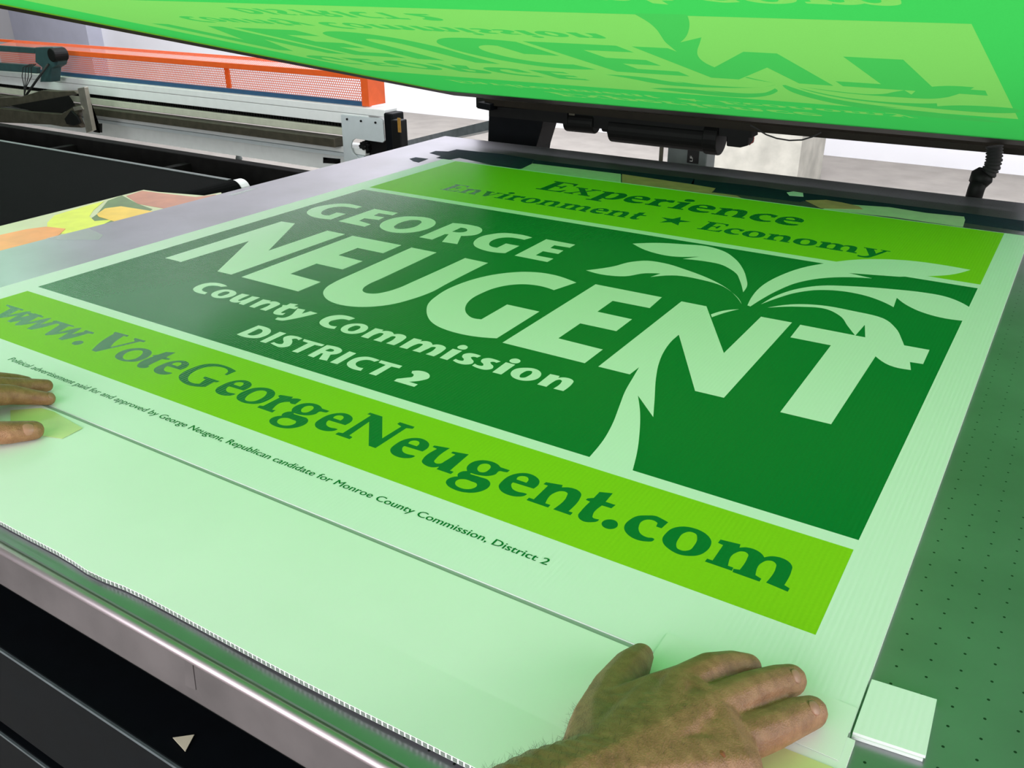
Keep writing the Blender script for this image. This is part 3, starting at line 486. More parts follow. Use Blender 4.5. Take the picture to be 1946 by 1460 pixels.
def flat(name, key, m, parent, lab=None):
    v, f, _ = reg[key]
    o = ob(name, [(p.x, p.y, Z0) for p in v], f, m, parent)
    if lab: o['label'] = lab
    return o
flat('print_margin', 'bare', M['board_ink'], sign, 'unprinted white margin')
flat('green_panel', 'panel', M['dark_ink'], sign, 'dark green panel')
flat('lime_band', 'lime_low', M['lime_ink'], sign, 'lime band along the near edge')
flat('lime_band', 'lime_top', M['lime_ink'], sign, 'lime band along the far edge')
flat('lettering', 'first', M['board_ink'], sign, 'white first line of lettering')
flat('lettering', 'sur', M['board_ink'], sign, 'largest white lettering')
flat('lettering', 'office', M['board_ink'], sign, 'small white lettering')
flat('lettering', 'district', M['board_ink'], sign, 'smallest white line above the web address')
flat('lettering', 'url', M['dark_ink'], sign, 'green web address on lime')
for k in ('exp', 'env', 'eco'): flat('lettering', k, M['dark_ink'], sign, 'green serif word on the far lime band')
flat('star', 'star', M['dark_ink'], sign, 'green star')
flat('palm_tree', 'palm', M['board_ink'], sign, 'white palm tree with two last letters')
def text_mesh(name, body, m, parent, x0, x1, y, cap, place, off=0.0):
    cu = bpy.data.curves.new(name, 'FONT'); cu.body = body; cu.size = 1.0; cu.offset = off; cu.resolution_u = 3
    t = bpy.data.objects.new(name, cu); COL.objects.link(t)
    bpy.context.view_layer.update()
    me = bpy.data.meshes.new_from_object(t.evaluated_get(bpy.context.evaluated_depsgraph_get()))
    vv = [Vector(v.co) for v in me.vertices]; ff = [list(p.vertices) for p in me.polygons]
    bpy.data.objects.remove(t); bpy.data.curves.remove(cu); bpy.data.meshes.remove(me)
    a, b = min(v.x for v in vv), max(v.x for v in vv); s = (x1 - x0) / (b - a); k = cap / 0.69
    return ob(name, [place(x0 + (v.x - a) * s, y + v.y * k) for v in vv], ff, m, parent)
o = text_mesh('fine_print', 'Political advertisement paid for and approved by George Neugent, Republican candidate for Monroe County Commission, District 2',
    M['dark_ink'], sign, -1.0755, -0.2925, 0.5128, 0.0088, lambda x, y: (x, y, Z0 + 0.00025), 0.0)
o['label'] = 'small green line of fine print'
fp = o.data.copy(); n0 = len(fp.vertices)
bm = bmesh.new(); bm.from_mesh(o.data); bm.from_mesh(fp); bm.verts.ensure_lookup_table()
for v in bm.verts[n0:]: v.co.x += 0.00042; v.co.z += 0.00005
bm.to_mesh(o.data); bm.free(); bpy.data.meshes.remove(fp)

# blank stop board in front of the sign, its near edge a little wavy
n = 60; vv = []; ff = []
BX0, BX1 = -1.36, -0.0335
for i in range(n + 1):
    u = i / n; x = BX0 + (BX1 - BX0) * u
    yb = 0.3105 + 0.0016 * math.sin(u * 9.0) + 0.0012 * math.sin(u * 23.0) - (0.0035 * math.exp(-((x + 0.60) / 0.03) ** 2))
    zb = 0.0018 * max(0, math.sin(u * 8.0 + 1.0)) + 0.001
    for (y, zl) in ((yb, zb), (0.37, 0.0005), (0.4622, 0.0)):
        vv.append((x, y, Z0 + zl - 0.0002)); vv.append((x, y, TT + 0.0004 + zl))
for i in range(n):
    a, b = i * 6, (i + 1) * 6
    ff += [(a, b, b + 2, a + 2), (a + 2, b + 2, b + 4, a + 4), (a + 1, a + 3, b + 3, b + 1), (a + 3, a + 5, b + 5, b + 3), (a, a + 1, b + 1, b), (a + 4, b + 4, b + 5, a + 5)]
ff += [(0, 2, 3, 1), (2, 4, 5, 3), (n * 6, n * 6 + 1, n * 6 + 3, n * 6 + 2), (n * 6 + 2, n * 6 + 3, n * 6 + 5, n * 6 + 4)]
blank = thing('blank_board', (-0.7, 0.39, TT), 'blank white board strip butted against the near edge of the printed sign', 'board')
ob('board', vv, ff, M['blank'], blank)
MB().box(BX0 + 0.002, BX1 - 0.004, 0.4623, 0.4671, TT + 0.0008, Z0 - 0.0011).build('gap_shade_strip', M['shadow_gap'], blank)  # grey filler painting the shaded gap between blank board and sign
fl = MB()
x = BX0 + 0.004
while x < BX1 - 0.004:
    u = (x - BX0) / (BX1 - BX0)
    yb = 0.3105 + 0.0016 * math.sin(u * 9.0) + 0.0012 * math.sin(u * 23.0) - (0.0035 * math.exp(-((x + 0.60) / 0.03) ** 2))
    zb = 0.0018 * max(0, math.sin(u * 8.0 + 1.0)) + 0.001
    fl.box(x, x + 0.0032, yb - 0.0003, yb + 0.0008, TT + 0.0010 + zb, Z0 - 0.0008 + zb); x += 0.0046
fl.build('flute_ends', M['flute'], blank)  # grey boxes paint the shade inside the open flute cells
# loose white guide block at the right
p = [atz(q[0], q[1], -0.001) for q in ((1655, 1293), (1780, 1332), (1755, 1440), (1620, 1396))]
p[0].x = p[3].x = SX1 + 0.0015
gb = thing('guide_block', (p[0].x, p[3].y, TT), 'white two-layer guide block beside the right edge of the sign', 'block')
for z0, z1, s in ((TT + 0.0002, TT + 0.0026, 0.0), (TT + 0.0028, TT + 0.0052, 0.001)):
    pts = [Vector((q.x, q.y, z0)) for q in p]; pts[2] += Vector((s, s, 0)); pts[3] += Vector((0, s, 0))
    MB().prism(pts[::-1], (0, 0, z1 - z0)).build('layer', M['board'], gb)

# tapes
def strip(name, pts, z, m, label, cat='tape', th=0.00025, group=None):
    P = [atz(x, y, z) for x, y in pts]; P = [Vector((p.x, p.y, Z0 + z)) for p in P]
    a = sum(P[i].x * P[(i + 1) % len(P)].y - P[(i + 1) % len(P)].x * P[i].y for i in range(len(P)))
    if a < 0: P = P[::-1]
    mb = MB(); nn = len(P)
    mb.add(P + [p + Vector((0, 0, th)) for p in P], [list(range(nn - 1, -1, -1)), list(range(nn, 2 * nn))] + [[i, (i + 1) % nn, nn + (i + 1) % nn, nn + i] for i in range(nn)])
    return tag(mb.build(name, m), label, cat, group)
zt = -0.0049
strip('blue_tape', [(838, 297), (816, 291), (828, 287), (852, 288), (868, 284), (905, 288), (955, 293), (1015, 303), (1007, 317), (985, 321), (940, 314), (873, 300), (852, 304), (829, 300)], zt, M['tape_blue'], 'ragged blue tape strip at the far left corner of the sign')
strip('blue_tape', [(778, 302), (790, 299), (814, 302), (796, 309), (786, 307)], zt, M['tape_blue'], 'small torn blue tape scrap left of the sign corner')
strip('blue_tape', [(1015, 304), (1120, 317), (1320, 340), (1318, 350), (1120, 325), (1012, 311)], zt, M['tape_blue'], 'thin dark blue tape strip behind the pinkish tape')
strip('blue_tape', [(1318, 341), (1430, 353), (1520, 366), (1640, 381), (1780, 398), (1946, 420), (1946, 440), (1836, 424), (1620, 394), (1520, 381), (1400, 366), (1312, 353)], zt, M['tape_blue'], 'long dark blue tape strip beyond the far right part of the sign')
strip('cloudy_tape', [(1012, 311), (1090, 320), (1180, 331), (1180, 353), (1090, 341), (985, 324)], zt + 0.0003, M['tape_clear'], 'cloudy tape strip beyond the far edge of the sign, left of the pinkish one')
strip('pink_tape', [(1182, 331), (1312, 350), (1360, 358), (1352, 366), (1400, 372), (1420, 382), (1182, 353)], zt + 0.0003, M['tape_pink'], 'pinkish stained tape strip beyond the far edge of the sign')
strip('blue_tape', [(1362, 358), (1440, 364), (1520, 373), (1542, 378), (1520, 384), (1440, 374), (1356, 364)], zt + 0.0006, M['tape_blue'], 'glossy blue tape flap lying over the pinkish tape')
strip('paper_label', [(1495, 366), (1508, 364), (1526, 367), (1527, 374), (1500, 372)], zt + 0.001, M['board'], 'tiny white paper chip on the blue tape behind the sign', 'paper')
strip('pink_tape', [(1530, 381), (1570, 380), (1600, 385), (1632, 392), (1640, 398), (1560, 396)], zt + 0.0006, M['tape_pink'], 'short reddish smeared tape right of the blue flap')
strip('cloudy_tape', [(1600, 388), (1690, 394), (1760, 405), (1832, 412), (1834, 418), (1830, 432), (1700, 413), (1560, 398)], zt + 0.0003, M['tape_clear'], 'cloudy tape strip at the far right of the sign edge')
strip('yellow_tape', [(78, 776), (103, 783), (157, 814), (118, 834), (60, 826), (20, 800), (20, 780)], 0.0004, M['tape_yellow'], 'yellowed tape under the thumb of the left hand')
strip('yellow_tape', [(1484, 1420), (1610, 1470), (1590, 1520), (1420, 1500), (1400, 1450)], 0.0004, M['tape_yellow'], 'yellowed tape under the heel of the right hand')
strip('cloudy_tape', [(88, 453), (168, 434), (196, 447), (188, 456), (112, 456)], zt, M['clear'], 'clear glossy tape patch at the left edge of the table')
strip('cloudy_tape', [(432, 371), (482, 358), (492, 357), (446, 371)], zt, M['clear'], 'small white tape piece on the table edge by the roller')

tag(MB().box(-0.175, SX1 - 0.0005, 0.4395, 0.4900, Z0 + 0.00035, Z0 + 0.0006).build('white_tape', M['blank']), 'white tape over the seam, right of the right hand', 'tape')
# ------------------------------------------------------------------ raised silkscreen
TILT, HY, HZ = 0.218, 3.0435, Z0 - 0.1007
ct, st = math.cos(TILT), math.sin(TILT)
def on_screen(x, y, d=0.0):     # point printed at (x, y) on the sheet, seen on the raised screen; d = depth above its underside
    s = HY - y
    return Vector((x - 0.002, HY - s * ct + d * st, HZ + s * st + d * ct))
GX0, GX1, GY0, GY1 = -1.452, 0.26, 0.12, 1.925
scr = thing('silkscreen', on_screen(-0.6, GY1 + 0.1, 0), 'raised green silkscreen hinged above the table, its stencil showing the mirrored sign', 'screen')
dark_letters = [('blocked', ART['first']), ('blocked', ART['sur']), ('blocked', ART['office']), ('blocked', ART['district'])] + [('blocked', p) for p in PALM]
sreg = partition([('emulsion', rect(GX0 + 0.024, GX1, GY0, GY1)), ('open', ART['panel'])] + [('open', parse(g)) for g in URL.values()] + [ ('open', ART['exp']), ('open', ART['env']), ('open', ART['eco']), ('open', ART['star'])] + dark_letters)
for key, nm, m in (('emulsion', 'mesh_emulsion', 'emulsion'), ('open', 'open_stencil', 'open_mesh'), ('blocked', 'blocked_stencil', 'blocked')):
    v, f, _ = sreg[key]
    ob(nm, [on_screen(p.x, p.y) for p in v], f, M[m], scr)
def sbox(x0, x1, y0, y1, d0, d1):
    mb = MB(); v = [on_screen(x, y, d) for d in (d0, d1) for y in (y0, y1) for x in (x0, x1)]
    return mb.add(v, [(0, 2, 3, 1), (4, 5, 7, 6), (0, 1, 5, 4), (2, 6, 7, 3), (0, 4, 6, 2), (1, 3, 7, 5)])
sbox(GX0 - 0.075, GX0, GY0, GY1 + 0.16, 0.0005, 0.040).build('frame_bar', M['frame'], scr)
sbox(GX0, GX1, GY1, GY1 + 0.16, 0.0005, 0.040).build('frame_bar', M['frame'], scr)
sbox(GX1, GX1 + 0.04, GY0, GY1 + 0.16, 0.0005, 0.040).build('frame_bar', M['frame'], scr)
sbox(GX0 - 0.075, GX1 + 0.04, GY0 - 0.04, GY0, 0.0005, 0.040).build('frame_bar', M['frame'], scr)
sbox(GX0, GX0 + 0.024, GY0, GY1 - 0.01, 0.0001, 0.0004).build('edge_tape', M['lime_tape'], scr)

# ------------------------------------------------------------------ hinge gear behind the table
hm = thing('hinge_mechanism', (-0.8, 2.25, Z0 - 0.2), 'black motor driven hinge carriage under the back edge of the raised screen', 'machine')
Yh = 2.20
a, b = at(921, 192, Yh), at(1990, 296, Yh)
MB().prism([at(918, 187, Yh), at(1990, 288, Yh), at(1990, 300, Yh), at(1560, 262, Yh), at(925, 200, Yh)], (0, 0.05, 0)).build('hinge_bar', M['frame'], hm)
MB().prism([at(908, 194, Yh - .02), at(931, 198, Yh - .02), at(931, 211, Yh - .02), at(906, 206, Yh - .02)], (0, 0.04, 0)).build('bar_end_clamp', M['navy'], hm, bevel=0.002)
MB().prism([at(929, 202, Yh + .02), at(1078, 214, Yh + .02), at(1078, 236, Yh + .02), at(1030, 231, Yh + .02), at(929, 221, Yh + .02)], (0, 0.06, 0)).build('carriage_plate', M['soot'], hm)
MB().prism([at(1076, 212, Yh + .03), at(1428, 246, Yh + .03), at(1428, 262, Yh + .03), at(1150, 246, Yh + .03), at(1076, 234, Yh + .03)], (0, 0.05, 0)).build('cross_beam', M['soot'], hm)
col = MB().prism([at(929, 205, Yh + .05), at(1031, 215, Yh + .05), at(1031, 232, Yh + .05), at(1029, 243, Yh + .05), at(1018, 280, Yh + .05), at(1010, 330, Yh + .05), at(925, 322, Yh + .05)], (0, 0.09, 0))
col.build('hinge_post', M['navy'], hm, bevel=0.003)
def cyl(p0, p1, r, n=24): return MB().tube([p0, p1], r, n)
A, B = at(1165, 243, Yh + .06), at(1352, 262, Yh + .06)
cyl(A, B, 0.037).build('motor_body', M['soot'], hm, smooth=False, bevel=0.002)
A, B = at(1345, 259, Yh + .06), at(1372, 262, Yh + .06)
cyl(A, B, 0.045).build('motor_flange', M['soot'], hm, bevel=0.003)
tbx = MB().prism([at(1380, 243, Yh + .04), at(1424, 245, Yh + .04), at(1421, 277, Yh + .04), at(1406, 281, Yh + .04), at(1380, 278, Yh + .04)], (0, 0.05, 0)).build('terminal_box', M['soot'], hm, bevel=0.003)
A, B = at(1078, 229, Yh + .05), at(1134, 234, Yh + .05)
cyl(A, B, 0.029).build('gearbox', M['soot'], hm, bevel=0.004)
for x, y in ((1152, 241), (1162, 246)):
    p = at(x, y, Yh + .05); cyl(p - Vector((.008, 0, 0)), p + Vector((.008, 0, 0)), 0.014, 8).build('hex_nut', M['soot'], hm)
MB().prism([at(1080, 214, Yh + .028), at(1092, 215, Yh + .028), at(1092, 233, Yh + .028), at(1080, 232, Yh + .028)], (0, 0.004, 0)).build('bracket', M['steel'], hm)
p0 = at(1424, 250, Yh + .06); pts = [at(1424 + 9 * math.sin(u * math.pi), 250 + 26 * u, Yh + .06) for u in [k / 10 for k in range(11)]]
tag(MB().tube(pts, 0.0009, 6).build('red_wire', mat('red wire', (170, 60, 50), .5), tbx), 'thin red wire loop')
MB().prism([at(905, 204, 2.5), at(1990, 300, 2.5), at(1990, 300, 2.5) + Vector((0, 0, .5)), at(905, 204, 2.5) + Vector((0, 0, .5))], (0, .05, 0)).build('unseen_dark_panel', M['soot'], hm)  # unseen panel, added so the far end of the table reflects dark
# electrical box behind the table
eb = thing('control_box', at(1300, 330, 2.46), 'small grey control box with a black lettered label below the motor', 'box')
c0, c1 = at(1270, 270, 2.45), at(1346, 270, 2.45)
MB().box(c0.x, c1.x, 2.45, 2.52, Z0 - 0.24, Z0 - 0.01).build('housing', M['grey'], eb, bevel=0.003)
l0, l1 = at(1307, 287, 2.449), at(1327, 309, 2.449)
lp = MB().box(l0.x, l1.x, 2.4485, 2.4498, l1.z - 0.004, l0.z + 0.01).build('label_plate', M['label_black'], eb)
cx = (l0.x + l1.x) / 2 - .004; z0_ = l1.z + 0.001
text_mesh('label_letters', 'LF', M['letter'], lp, 0, 0.0155, 0, 0.0085, lambda x, y: (cx + 0.004 - y, 2.448, z0_ + x))
MB().box(c0.x + .03, c0.x + .05, 2.47, 2.50, 0, Z0 - 0.24).build('support_post', M['grey'], eb)
pp = at(1256, 300, 2.40)
tag(MB().tube([(pp.x, 2.40, 0), (pp.x, 2.40, Z0 + 0.01)], 0.006, 12).build('upright_rod', M['steel'], None, True), 'thin grey upright rod left of the grey control box', 'rod')
# hanging cable and flexible hose at the right
pts = [at(x, y, 2.17) for x, y in ((1426, 238), (1440, 246), (1456, 256), (1476, 263), (1500, 267), (1524, 266), (1544, 260), (1560, 252))]
tag(MB().tube(pts, 0.0018, 8).build('sagging_cable', M['rubber'], None, True), 'thin black cable sagging under the screen frame', 'cable')
hose = thing('flexible_hose', at(1880, 330, 2.13), 'black ribbed flexible hose hanging from the screen frame at right', 'hose')
path = [(1890, 278), (1890, 290), (1889, 303), (1886, 316), (1880, 327), (1870, 336)]
P = [at(x, y, 2.13) for x, y in path]; D = []; R_ = []
for i in range(len(P) - 1):
    for k in range(8): D.append(P[i].lerp(P[i + 1], k / 8)); R_.append(0.0145 + (0.0025 if (k % 4) < 2 else 0))
MB().tube(D, R_, 14).build('ribbed_tube', M['rubber'], hose, True)
MB().tube([at(1874, 326, 2.13), at(1866, 336, 2.13), at(1857, 350, 2.13)], [0.017, 0.024, 0.019], 14).build('joint', M['soot'], hose, True)
MB().tube([at(1862, 342, 2.125), at(1855, 360, 2.125), at(1846, 390, 2.125)], [0.017, 0.017, 0.017], 14).build('lower_tube', M['soot'], hose, True)
rl = at(905, 240, 2.6)
MB_ = MB().prism([at(770, 268, 2.9), at(935, 228, 2.45), at(935, 246, 2.45), at(770, 282, 2.9)], (0.03, 0.03, 0))
tag(MB_.build('diagonal_rail', M['edge']), 'dark steel rail running back behind the far left corner of the table', 'rail')

# ------------------------------------------------------------------ take-off unit at the back left
to = thing('take_off_unit', (-3.6, 2.75, 0), 'white take-off beam with rails, orange guard and end plate, behind the conveyor', 'machine')
YB = 2.6; XL = -5.6
def zat(py): return at(650, py, YB).z
xr = at(731, 215, YB).x
MB().box(XL, xr, YB, YB + 0.075, zat(214), zat(200.7)).build('top_beam', M['white_paint'], to, bevel=0.003)
MB().box(XL, at(700, 225, YB).x, YB + 0.002, YB + 0.14, zat(234.5), zat(214.6)).build('lower_beam', M['white_paint'], to, bevel=0.002)
rs = MB().box(XL, at(690, 240, YB).x, YB + 0.02, YB + 0.12, zat(243.5), zat(234.5)).build('rack_strip', M['black'], to)
rk = MB(); x = -5.5; x1 = at(648, 240, YB).x
while x < x1: rk.box(x, x + 0.008, YB + 0.014, YB + 0.021, zat(242.5), zat(236)); x += 0.016
tag(rk.build('rack_teeth', M['soot'], rs), kind=None)
MB().box(XL, at(690, 250, YB).x, YB + 0.004, YB + 0.10, zat(257.5), zat(243.6)).build('slide_rail', M['beige'], to, bevel=0.002)
MB().box(XL, at(646, 270, YB).x, YB - 0.03, YB + 0.03, zat(279), zat(262)).build('drive_bar', M['steel'], to, bevel=0.003)
MB().box(XL, at(690, 285, YB).x, YB + 0.01, YB + 0.10, zat(291), zat(279.5)).build('bottom_rail', M['white_paint'], to, bevel=0.002)
MB().box(XL, at(690, 294, YB).x, YB + 0.004, YB + 0.11, zat(298), zat(291.5)).build('rail_lip', M['plate'], to)
MB().box(XL, at(690, 294, YB).x, YB + 0.05, YB + 0.14, zat(333), zat(298)).build('lower_panel', M['white_paint'], to)
for x in (-5.3, -2.28):
    MB().box(x, x + 0.10, YB + 0.06, YB + 0.14, 0, zat(331)).build('leg', M['navy'], to)
MB().prism([at(x, y, YB + .05) for x, y in ((614, 299), (647, 302), (647, 312), (614, 310))], (0, .05, 0)).build('foot_block', M['black'], to)
# end plate with keyhole
pl = [(647.5, 218), (722, 225.6), (727, 229), (730, 268), (727, 271), (682, 264.6), (675, 263.5), (670, 267), (667, 274), (667, 283), (670, 291), (676, 297), (684, 306), (654, 306)]
ep = MB().prism([at(x, y, YB - .008) for x, y in pl], (0, .008, 0)).build('end_plate', M['plate'], to, bevel=0.0008)
for x, y in ((660, 226.5), (686.5, 230), (714, 233)):
    q = at(x, y, YB - .008); cyl(q, q - Vector((0, .004, 0)), 0.0042, 10).build('bolt', M['black'], ep)
MB().box(at(682, 280, YB).x, at(731, 280, YB).x, YB + .036, YB + .05, zat(300), zat(262)).build('housing', M['black'], to)  # black backing added to fill in the dark interior behind the keyhole
g = MB(); q = at(691, 281, YB + .015); gp = []
for k in range(40):
    a = 2 * math.pi * k / 40; r = 0.025 if (k // 2) % 2 else 0.0215; gp.append((q.x + r * math.cos(a), q.y, q.z + r * math.sin(a)))
spk = g.prism(gp, (0, 0.02, 0)).build('sprocket', M['black'], to)
q = at(690, 281, YB + .004); cyl(q, q + Vector((0, .03, 0)), 0.009, 16).build('sprocket_hub', M['soot'], spk)
MB().box(at(731, 250, YB).x, at(747, 250, YB).x, YB - .002, YB + .07, zat(302), zat(206)).build('end_cap', M['navy'], to, bevel=0.006)
mbx = MB().box(at(748, 250, YB).x, at(765, 250, YB).x, YB - .012, YB + .03, zat(300), zat(216)).build('motor_box', M['black'], to, bevel=0.004)
a, b = at(755, 224, YB - .014), at(762, 252, YB - .014)
tag(MB().box(a.x, b.x, YB - .0145, YB - .0118, b.z, a.z).build('sticker', M['amber'], mbx), 'amber warning sticker')
# orange perforated guard
gd = thing('safety_guard', (-3.6, YB + .1, zat(200)), 'orange perforated safety guard running along the top of the white beam', 'guard')
zb, zm0, zm1, ztop = zat(200.7), at(650, 187, YB + .03).z, at(650, 190, YB + .03).z, at(650, 142, YB + .03).z
yg = YB + 0.03; xe = at(690, 170, yg).x
MB().box(XL, xe, yg - .004, yg + .012, zb, at(650, 189, yg).z).build('blue_rail', M['blue'], gd, bevel=0.001)
zr0, zr1 = at(300, 119, yg).z, at(300, 109, yg).z
zb2 = at(650, 189, yg).z
def perforated(name, p0, ux, uy, nx, ny, pitch, rr, m, parent):
    V, Fc = [], []
    hx = pitch; hy = pitch * math.sqrt(3) / 2; R0 = pitch / math.sqrt(3)
    for j in range(ny):
        for i in range(nx):
            c = p0 + ux * (hx * (i + (0.5 if j % 2 else 0))) + uy * (hy * j); n0 = len(V)
            for r in (R0, rr):
                for k in range(6):
                    a = math.pi / 6 + k * math.pi / 3; V.append(c + ux * (r * math.cos(a)) + uy * (r * math.sin(a)))
            for k in range(6): Fc.append((n0 + k, n0 + (k + 1) % 6, n0 + 6 + (k + 1) % 6, n0 + 6 + k))
    return ob(name, V, Fc, m, parent)
pitch = 0.0105; Lx = xe - (-4.75)
perforated('perforated_panel', Vector((-4.75, yg, zb2 + .004)), Vector((1, 0, 0)), Vector((0, 0, 1)), int(Lx / pitch), int((zr0 - zb2) / (pitch * .866)) + 1, pitch, 0.0042, M['orange'], gd)
MB().box(XL, xe, yg - .006, yg + .006, zr0, zr1).build('front_rail', M['orange'], gd, bevel=0.001)
up = (at(300, 96, yg + .10) - at(300, 109, yg)); up.x = 0; ln = up.length; up.normalize()
perforated('perforated_top', Vector((-4.75, yg + .004, zr1)), Vector((1, 0, 0)), up, int(Lx / pitch), int(ln / (pitch * .866)), pitch, 0.0042, M['orange'], gd)
pb = Vector((0, yg, zr1)) + up * ln
MB().box(XL, xe, pb.y - .006, pb.y + .006, pb.z - .012, pb.z).build('rear_rail', M['orange'], gd)
e = [at(x, y, yg - .008) for x, y in ((689, 144), (703, 147), (706, 207), (699, 207.5))]
zt_ = pb.z
MB().box(xe - .002, xe + .034, yg - .01, yg + .004, zb + .002, zr1).build('end_post', M['orange'], gd, bevel=0.001)
MB().box(xe + .030, xe + .034, yg + .002, yg + .085, zb + .004, zr1).build('end_plate', M['orange'], gd, bevel=0.001)
xs = at(430, 140, yg + .01).x
MB().box(xs - .012, xs + .012, yg + .012, yg + .02, zb2, zr0).build('upright', M['orange'], gd)

# gripper carriage on the beam
gc = thing('gripper_carriage', at(90, 220, 2.45), 'dark steel gripper carriage with cables on the left of the white beam', 'machine')
YG = 2.45
def slab(name, px, Y, d, m, bevel=0.002): return MB().prism([at(x, y, Y) for x, y in px], (0, d, 0)).build(name, m, gc, bevel=bevel)
slab('face_plate', [(147, 168), (160, 165.5), (176, 248), (164, 253)], YG - .03, .02, M['lightsteel'])
slab('backing_plate', [(160, 180), (172, 236), (190, 236), (190, 252), (178, 250), (162, 172)], YG + .02, .01, M['black'])
slab('gripper_bar', [(-60, 203), (0, 206), (60, 213), (116, 217), (138, 205), (150, 208), (150, 214), (143, 222), (150, 238), (155, 243), (118, 241), (96, 237), (0, 233), (-60, 230)], YG - .02, .03, M['steel'])
slab('upper_bar', [(-60, 190), (0, 186), (40, 184), (78, 172), (110, 174), (140, 173), (148, 178), (60, 196), (0, 204), (-60, 206)], YG, .04, M['steel'])
slab('web_plate', [(20, 201), (130, 182), (142, 200), (118, 215), (60, 211)], YG - .004, .004, M['soot'], 0)
slab('clamp_block', [(138, 204), (154, 201), (158, 208), (141, 211)], YG - .035, .02, M['lightsteel'])
slab('knuckle', [(122, 226), (134, 210), (146, 222), (152, 234), (140, 239), (126, 236)], YG - .03, .012, M['soot'])
slab('bracket', [(67, 90), (100, 90), (112, 108), (108, 124), (98, 130), (96, 156), (76, 156), (80, 128), (67, 118)], YG + .06, .05, M['teal'])
q = at(97, 105, YG + .04); cyl(q, q + Vector((0, .07, 0)), 0.030, 20).build('motor', M['soot'], gc, bevel=0.004)
slab('top_guide', [(-60, 83), (66, 91), (66, 102), (-60, 94)], YG + .10, .02, M['teal'])
slab('lower_guide', [(-60, 116), (50, 123), (70, 128), (70, 140), (-60, 130)], YG + .10, .02, M['teal'])
for k, x in enumerate((44, 49, 54, 59)):
    pts = [at(x + (62 - x) * .3 + 8, 122, YG + .05), at(x, 128, YG + .04), at(x - 2 + k, 145, YG + .03), at(46 + k * 1.4, 165, YG + .02), at(46, 183, YG + .01)]
    MB().tube(pts, 0.0022, 6).build('cable', M['rubber'], gc, True)
MB().tube([at(92, 122, YG + .05), at(70, 152, YG + .03), at(47, 185, YG + .01)], 0.0055, 8).build('cable', M['rubber'], gc, True)

# ------------------------------------------------------------------ conveyor on the left with a printed poster on it
BZ = Z0 - 0.10
cv = thing('conveyor', (-3.2, 1.0, 0), 'dark flat belt conveyor lower than the table at left', 'conveyor')
r = 0.035; prof = []
xe_ = -1.945
for k in range(13): a = math.pi / 2 - math.pi * k / 12; prof.append((xe_ - r + r * math.cos(a), BZ - r + r * math.sin(a)))
prof += [(-5.6, BZ - 2 * r), (-5.6, BZ)]
MB().prism([(x, -0.4, z) for x, z in prof][::-1], (0, 2.065, 0)).build('belt', M['belt'], cv)
MB().box(-5.6, xe_ - .04, 1.650, 1.6645, BZ + .0005, BZ + .002).build('belt_edge', M['grey'], cv)
q = Vector((xe_ - r, 1.665, BZ - r)); cyl(q, q + Vector((0, .035, 0)), 0.033, 24).build('roller_end', M['white_paint'], cv, bevel=0.004)
MB().box(-5.6, -1.70, 1.79, 1.83, BZ - .16, BZ + .012).build('side_rail', M['rail_black'], cv, bevel=0.003)
MB().box(-5.6, -1.70, 1.69, 1.79, BZ - .16, BZ - .12).build('rail_floor', M['rail_black'], cv)
for x in (at(110, 278, 1.74).x, at(325, 312, 1.74).x):
    MB().box(x, x + .03, 1.668, 1.79, BZ - .06, BZ - .012).build('cross_member', M['rail_black'], cv)
for x in (-4.6, -2.3):
    for y in (0.0, 1.75):
        MB().box(x, x + .08, y, y + .04, 0, BZ - .12).build('leg', M['rail_black'], cv)
ho = at(454, 300, 2.74)
D, R_ = [], []
for k in range(60): D.append((ho.x, 2.74, zat(330) + 0.02 - k * 0.005)); R_.append(0.012 + (0.003 if k % 4 < 2 else 0))
tag(MB().tube(D, R_, 12).build('air_hose', M['grey'], to, True), 'grey ribbed air hose')
po = thing('poster', (-2.0, 1.2, BZ), 'colourful fruit poster lying on the conveyor belt beside the table', 'poster')
zp = -0.0988
def pz(pts, m, nm, lab=None, lift=0.0):
    P = [atz(x, y, zp) for x, y in pts]; P = [Vector((p.x, p.y, Z0 + zp + lift)) for p in P]
    a = sum(P[i].x * P[(i + 1) % len(P)].y - P[(i + 1) % len(P)].x * P[i].y for i in range(len(P)))
    if a < 0: P = P[::-1]
    o = MB().prism(P, (0, 0, 0.0003)).build(nm, m, po)
    if lab: o['label'] = lab
pz([(273, 361), (300, 365), (388, 372), (420, 366), (440, 400), (150, 500), (-60, 560), (-60, 446), (0, 430), (140, 395)], mat('pale poster green', (186, 196, 150), .3, var=.08, vscale=8), 'paper_sheet')
pz([(240, 373), (270, 363), (300, 367), (372, 375), (410, 370), (430, 385), (330, 400), (262, 388)], mat('terracotta print', (178, 116, 84), .3, var=.15, vscale=20), 'printed_peach', 'brownish peach shape', .0004)
pz([(205, 382), (232, 372), (262, 388), (290, 398), (250, 425), (180, 440), (150, 432), (184, 408)], mat('leaf green print', (86, 118, 58), .3, var=.2, vscale=25), 'printed_leaf', 'dark green leaf', .0004)
pz([(90, 424), (104, 410), (150, 396), (198, 383), (178, 400), (170, 412), (180, 421), (215, 418), (150, 450), (90, 440)], mat('lime print', (206, 220, 60), .3, var=.1, vscale=20), 'printed_lime', 'yellow green fruit', .0007)
pz([(184, 408), (200, 397), (230, 393), (275, 400), (300, 404), (250, 432), (205, 418), (188, 413)], mat('lemon print', (226, 190, 56), .3, var=.1, vscale=20), 'printed_lemon', 'yellow lemon half', .0010)
pz([(-60, 456), (0, 448), (50, 437), (88, 432), (125, 436), (110, 450), (60, 470), (0, 480), (-60, 500)], mat('orange print', (222, 144, 70), .3, var=.15, vscale=14), 'printed_orange', 'orange fruit', .0013)

